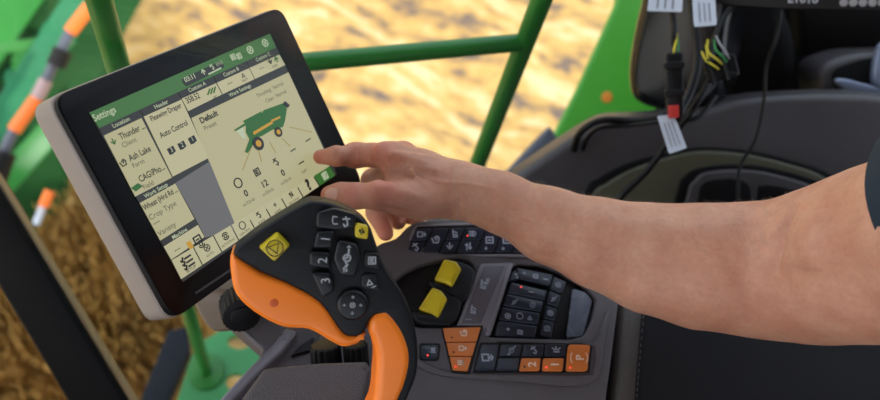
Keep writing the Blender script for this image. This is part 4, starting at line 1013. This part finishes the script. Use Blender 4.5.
# ------------------------------------------------------------------ green header machinery, far left
teal = mat('paint_green_teal', (.022, .17, .075), .6, var=.08, vscale=4, spec=.2); gshade = mat('paint_green_shaded', (.010, .060, .012), .7, var=.2, vscale=6, spec=.15)  # shade on the header is painted in with the darker green
hd = thing('harvester_header', w(60, 90, 3.4), 'green harvester header machinery beyond the top left corner of the screen', 'header')
def bar(name, a, b, r, mt, **kw):
    m = MB(); m.tube([w(*a), w(*b)], r, mt, 14); return m.build(name, hd, 50, **kw)
def beam(name, a, b, wd, mt, th=.05, **kw):
    A_, B_ = w(*a), w(*b); ax = (B_ - A_); n = (CAM - A_).normalized(); n = (n - ax.normalized() * n.dot(ax.normalized())).normalized(); s_ = ax.normalized().cross(n) * wd / 2
    m = MB(); m.box((A_ + B_) / 2, ax / 2, s_, n * th / 2, mt, .01); return m.build(name, hd, **kw)
beam('main_beam', (-20, 150, 2.9), (92, -25, 3.1), .085, teal)
beam('back_panel', (-80, 190, 3.4), (100, 60, 3.9), .95, gshade, .04, label='back sheet in shaded green')
beam('side_sheet', (30, 110, 3.7), (112, -40, 3.9), .40, gshade)
beam('side_sheet', (-60, 40, 3.8), (60, -50, 3.9), .40, gshade)
beam('cross_beam', (-30, 52, 3.0), (72, 40, 3.1), .045, gp)
beam('cross_beam', (-20, 210, 3.2), (60, 120, 3.4), .10, gp)
beam('side_sheet', (-30, 70, 3.5), (40, -30, 3.7), .16, mat('paint_green_flat', (.03, .20, .035), .7, spec=.2, var=.1, vscale=5))
beam('side_sheet', (0, 235, 3.8), (72, 130, 3.9), .16, gshade)
beam('side_sheet', (20, 200, 3.7), (40, 140, 3.8), .06, gb)
rnd = random.Random(11)
for k in range(8):
    a = (-30 + 16 * k, 150 - 10 * (k % 3), 3.9); bar('reel_bat', a, (a[0] + 45 + rnd.uniform(-8, 8), -30, 4.1), .025 + .012 * (k % 2), [MATS['paint_green_flat'], gshade, gshade, teal][k % 4])
for k in range(8):
    c = w(-12 + 14 * k, 22 + 14 * ((k * 5) % 6), 3.6); n = (CAM - c).normalized(); u = n.orthogonal().normalized(); v = n.cross(u)
    m = MB(); m.slab([c + (u * math.cos(a) + v * math.sin(a)) * (.075 if k % 2 else .05) for a in [j * math.pi / 12 for j in range(24)]], n, .05, [MATS['paint_green_flat'], gshade, teal][k % 3], .012)
    m.slab([c + n * .012 + (u * math.cos(a) + v * math.sin(a)) * .022 for a in [j * math.pi / 8 for j in range(16)]], n, .02, rub, .003); m.build('sprocket', hd)
# marker rod with orange bands
mk = thing('marker_rod', w(55, 80, 2.3), 'dark grey marker rod with orange reflective bands beyond the screen corner', 'rod')
gr_ = mat('rod_grey', (.10, .11, .15), .4); orr = mat('band_orange', (.95, .20, .03), .4); whr = mat('band_white', (.45, .30, .30), .4)
P_ = [(-6, 172), (14, 130), (37, 98), (46, 80), (70, 32), (90, 6), (108, -25)]; mm_ = [gr_, orr, whr, gr_, orr, gr_]; nm = ['rod_section', 'orange_band', 'pale_band', 'rod_section', 'orange_band', 'rod_section']
for k in range(6):
    m = MB(); a, b_ = w(*P_[k], 2.3), w(*P_[k + 1], 2.3); m.tube([a, b_], .0155 if mm_[k] is gr_ else .0195, mm_[k], 16); m.build(nm[k], mk)
m = MB(); m.tube([w(56, 66, 2.29), w(63, 50, 2.29)], .027, rub, 16); m.build('clamp', mk); m = MB(); m.tube([w(-8, 186, 2.29), (w(4, 152, 2.29))], .034, rub, 16); m.build('socket', mk)
mk = thing('lamp_stalk', w(42, 205, 2.6), 'short white stalk with an orange tip near the left edge', 'rod')
m = MB(); m.tube([w(36, 224, 2.6), w(44, 204, 2.6)], .012, mat('stalk_white', (.5, .55, .65), .4), 12); m.build('stalk', mk); m = MB(); m.tube([w(43, 207, 2.59), w(50, 191, 2.6)], .017, orr, 12); m.build('tip', mk, label='orange tip')
# ------------------------------------------------------------------ glass, floor, roof
gl = bpy.data.materials.new('window_glass'); gl.use_nodes = True; nt = gl.node_tree; nt.nodes.remove(nt.nodes['Principled BSDF'])
tr_ = nt.nodes.new('ShaderNodeBsdfTransparent'); tr_.inputs['Color'].default_value = (.95, .97, .96, 1); gs = nt.nodes.new('ShaderNodeBsdfGlossy'); gs.inputs['Roughness'].default_value = .02; mxs = nt.nodes.new('ShaderNodeMixShader'); mxs.inputs['Fac'].default_value = .03
nt.links.new(tr_.outputs[0], mxs.inputs[1]); nt.links.new(gs.outputs[0], mxs.inputs[2]); nt.links.new(mxs.outputs[0], nt.nodes['Material Output'].inputs['Surface'])
g0, g1 = w(118, 385, 1.06), w(545, 160, 1.22); g0.z = g1.z = .85; e_ = (g1 - g0).normalized(); g0 = g0 - e_ * .0; g1 = g1 + e_ * .9; nrm = Vector((-e_.y, e_.x, 0))
print('glass', g0, g1, 'post', base1, 'side', (base1 - g0).dot(nrm), (w(230, 320, .7) - g0).dot(nrm), 'bracket')
m = MB(); m.box((g0 + g1) / 2, (g1 - g0) / 2, (0, 0, 1.2), nrm * .003, gl); st(m.build('window_1'))
flm = mat('cab_floor', (.02, .02, .02), .7, bump=.4, bscale=60)
m = MB(); m.slab([(g0.x, g0.y, 0), (g1.x, g1.y, 0), (1.7, g1.y, 0), (1.7, -1.3, 0), (-1.3, -1.3, 0), (g0.x - .4, g0.y - .43, 0)], CN, .06, flm); st(m.build('floor'))
# ------------------------------------------------------------------ light
wd = bpy.data.worlds.new('sky'); sc.world = wd; wd.use_nodes = True; nt = wd.node_tree
bg = nt.nodes['Background']; sky = nt.nodes.new('ShaderNodeTexSky'); sky.sky_type = 'NISHITA'; sky.sun_disc = False
sky.sun_elevation = math.radians(48); sky.sun_rotation = math.radians(200); sky.air_density = 1.0; sky.dust_density = 3.0
mixc = nt.nodes.new('ShaderNodeMixRGB'); mixc.inputs['Fac'].default_value = .5; mixc.inputs['Color2'].default_value = (4.7, 4.8, 5.0, 1)
nt.links.new(sky.outputs['Color'], mixc.inputs['Color1']); nt.links.new(mixc.outputs['Color'], bg.inputs['Color']); bg.inputs['Strength'].default_value = .44
sun = bpy.data.lights.new('sun', 'SUN'); sun.energy = 3.6; sun.angle = math.radians(2); sun.color = (1, .95, .87)
so = bpy.data.objects.new('sun', sun); COL.objects.link(so)
so.rotation_euler = Vector((-.7, .15, -1.0)).to_track_quat('-Z', 'Y').to_euler()
# cab roof (shades the interior) and unseen walls added to block light
m = MB(); m.box((.5, -.45, 2.25), (1.9, 0, 0), (0, 1.25, 0), (0, 0, .05), mat('roof_lining', (.06, .058, .056), .8), .05); o = m.build('ceiling'); o['kind'] = 'structure'
m = MB(); m.box((.5, -1.35, .55), (1.9, 0, 0), (0, 0, .65), (0, .04, 0), MATS['roof_lining'], .02); o = m.build('light_block_left'); o['kind'] = 'structure'  # unseen half wall added to cut fill light from the camera side
m = MB(); m.box((1.75, -.4, 1.1), (0, .95, 0), (0, 0, 1.2), (.04, 0, 0), MATS['roof_lining'], .02); o = m.build('shade_wall_seat_side'); o['kind'] = 'structure'  # unseen wall behind the seat, put in to keep the sun off the interior
vs_ = sc.view_settings; vs_.view_transform = 'Standard'; vs_.look = 'None'; vs_.gamma = 1; vs_.use_curve_mapping = False; vs_.exposure = 0.0
sc.display_settings.display_device = 'sRGB'
sc.cycles.use_denoising = True if hasattr(sc, 'cycles') else None
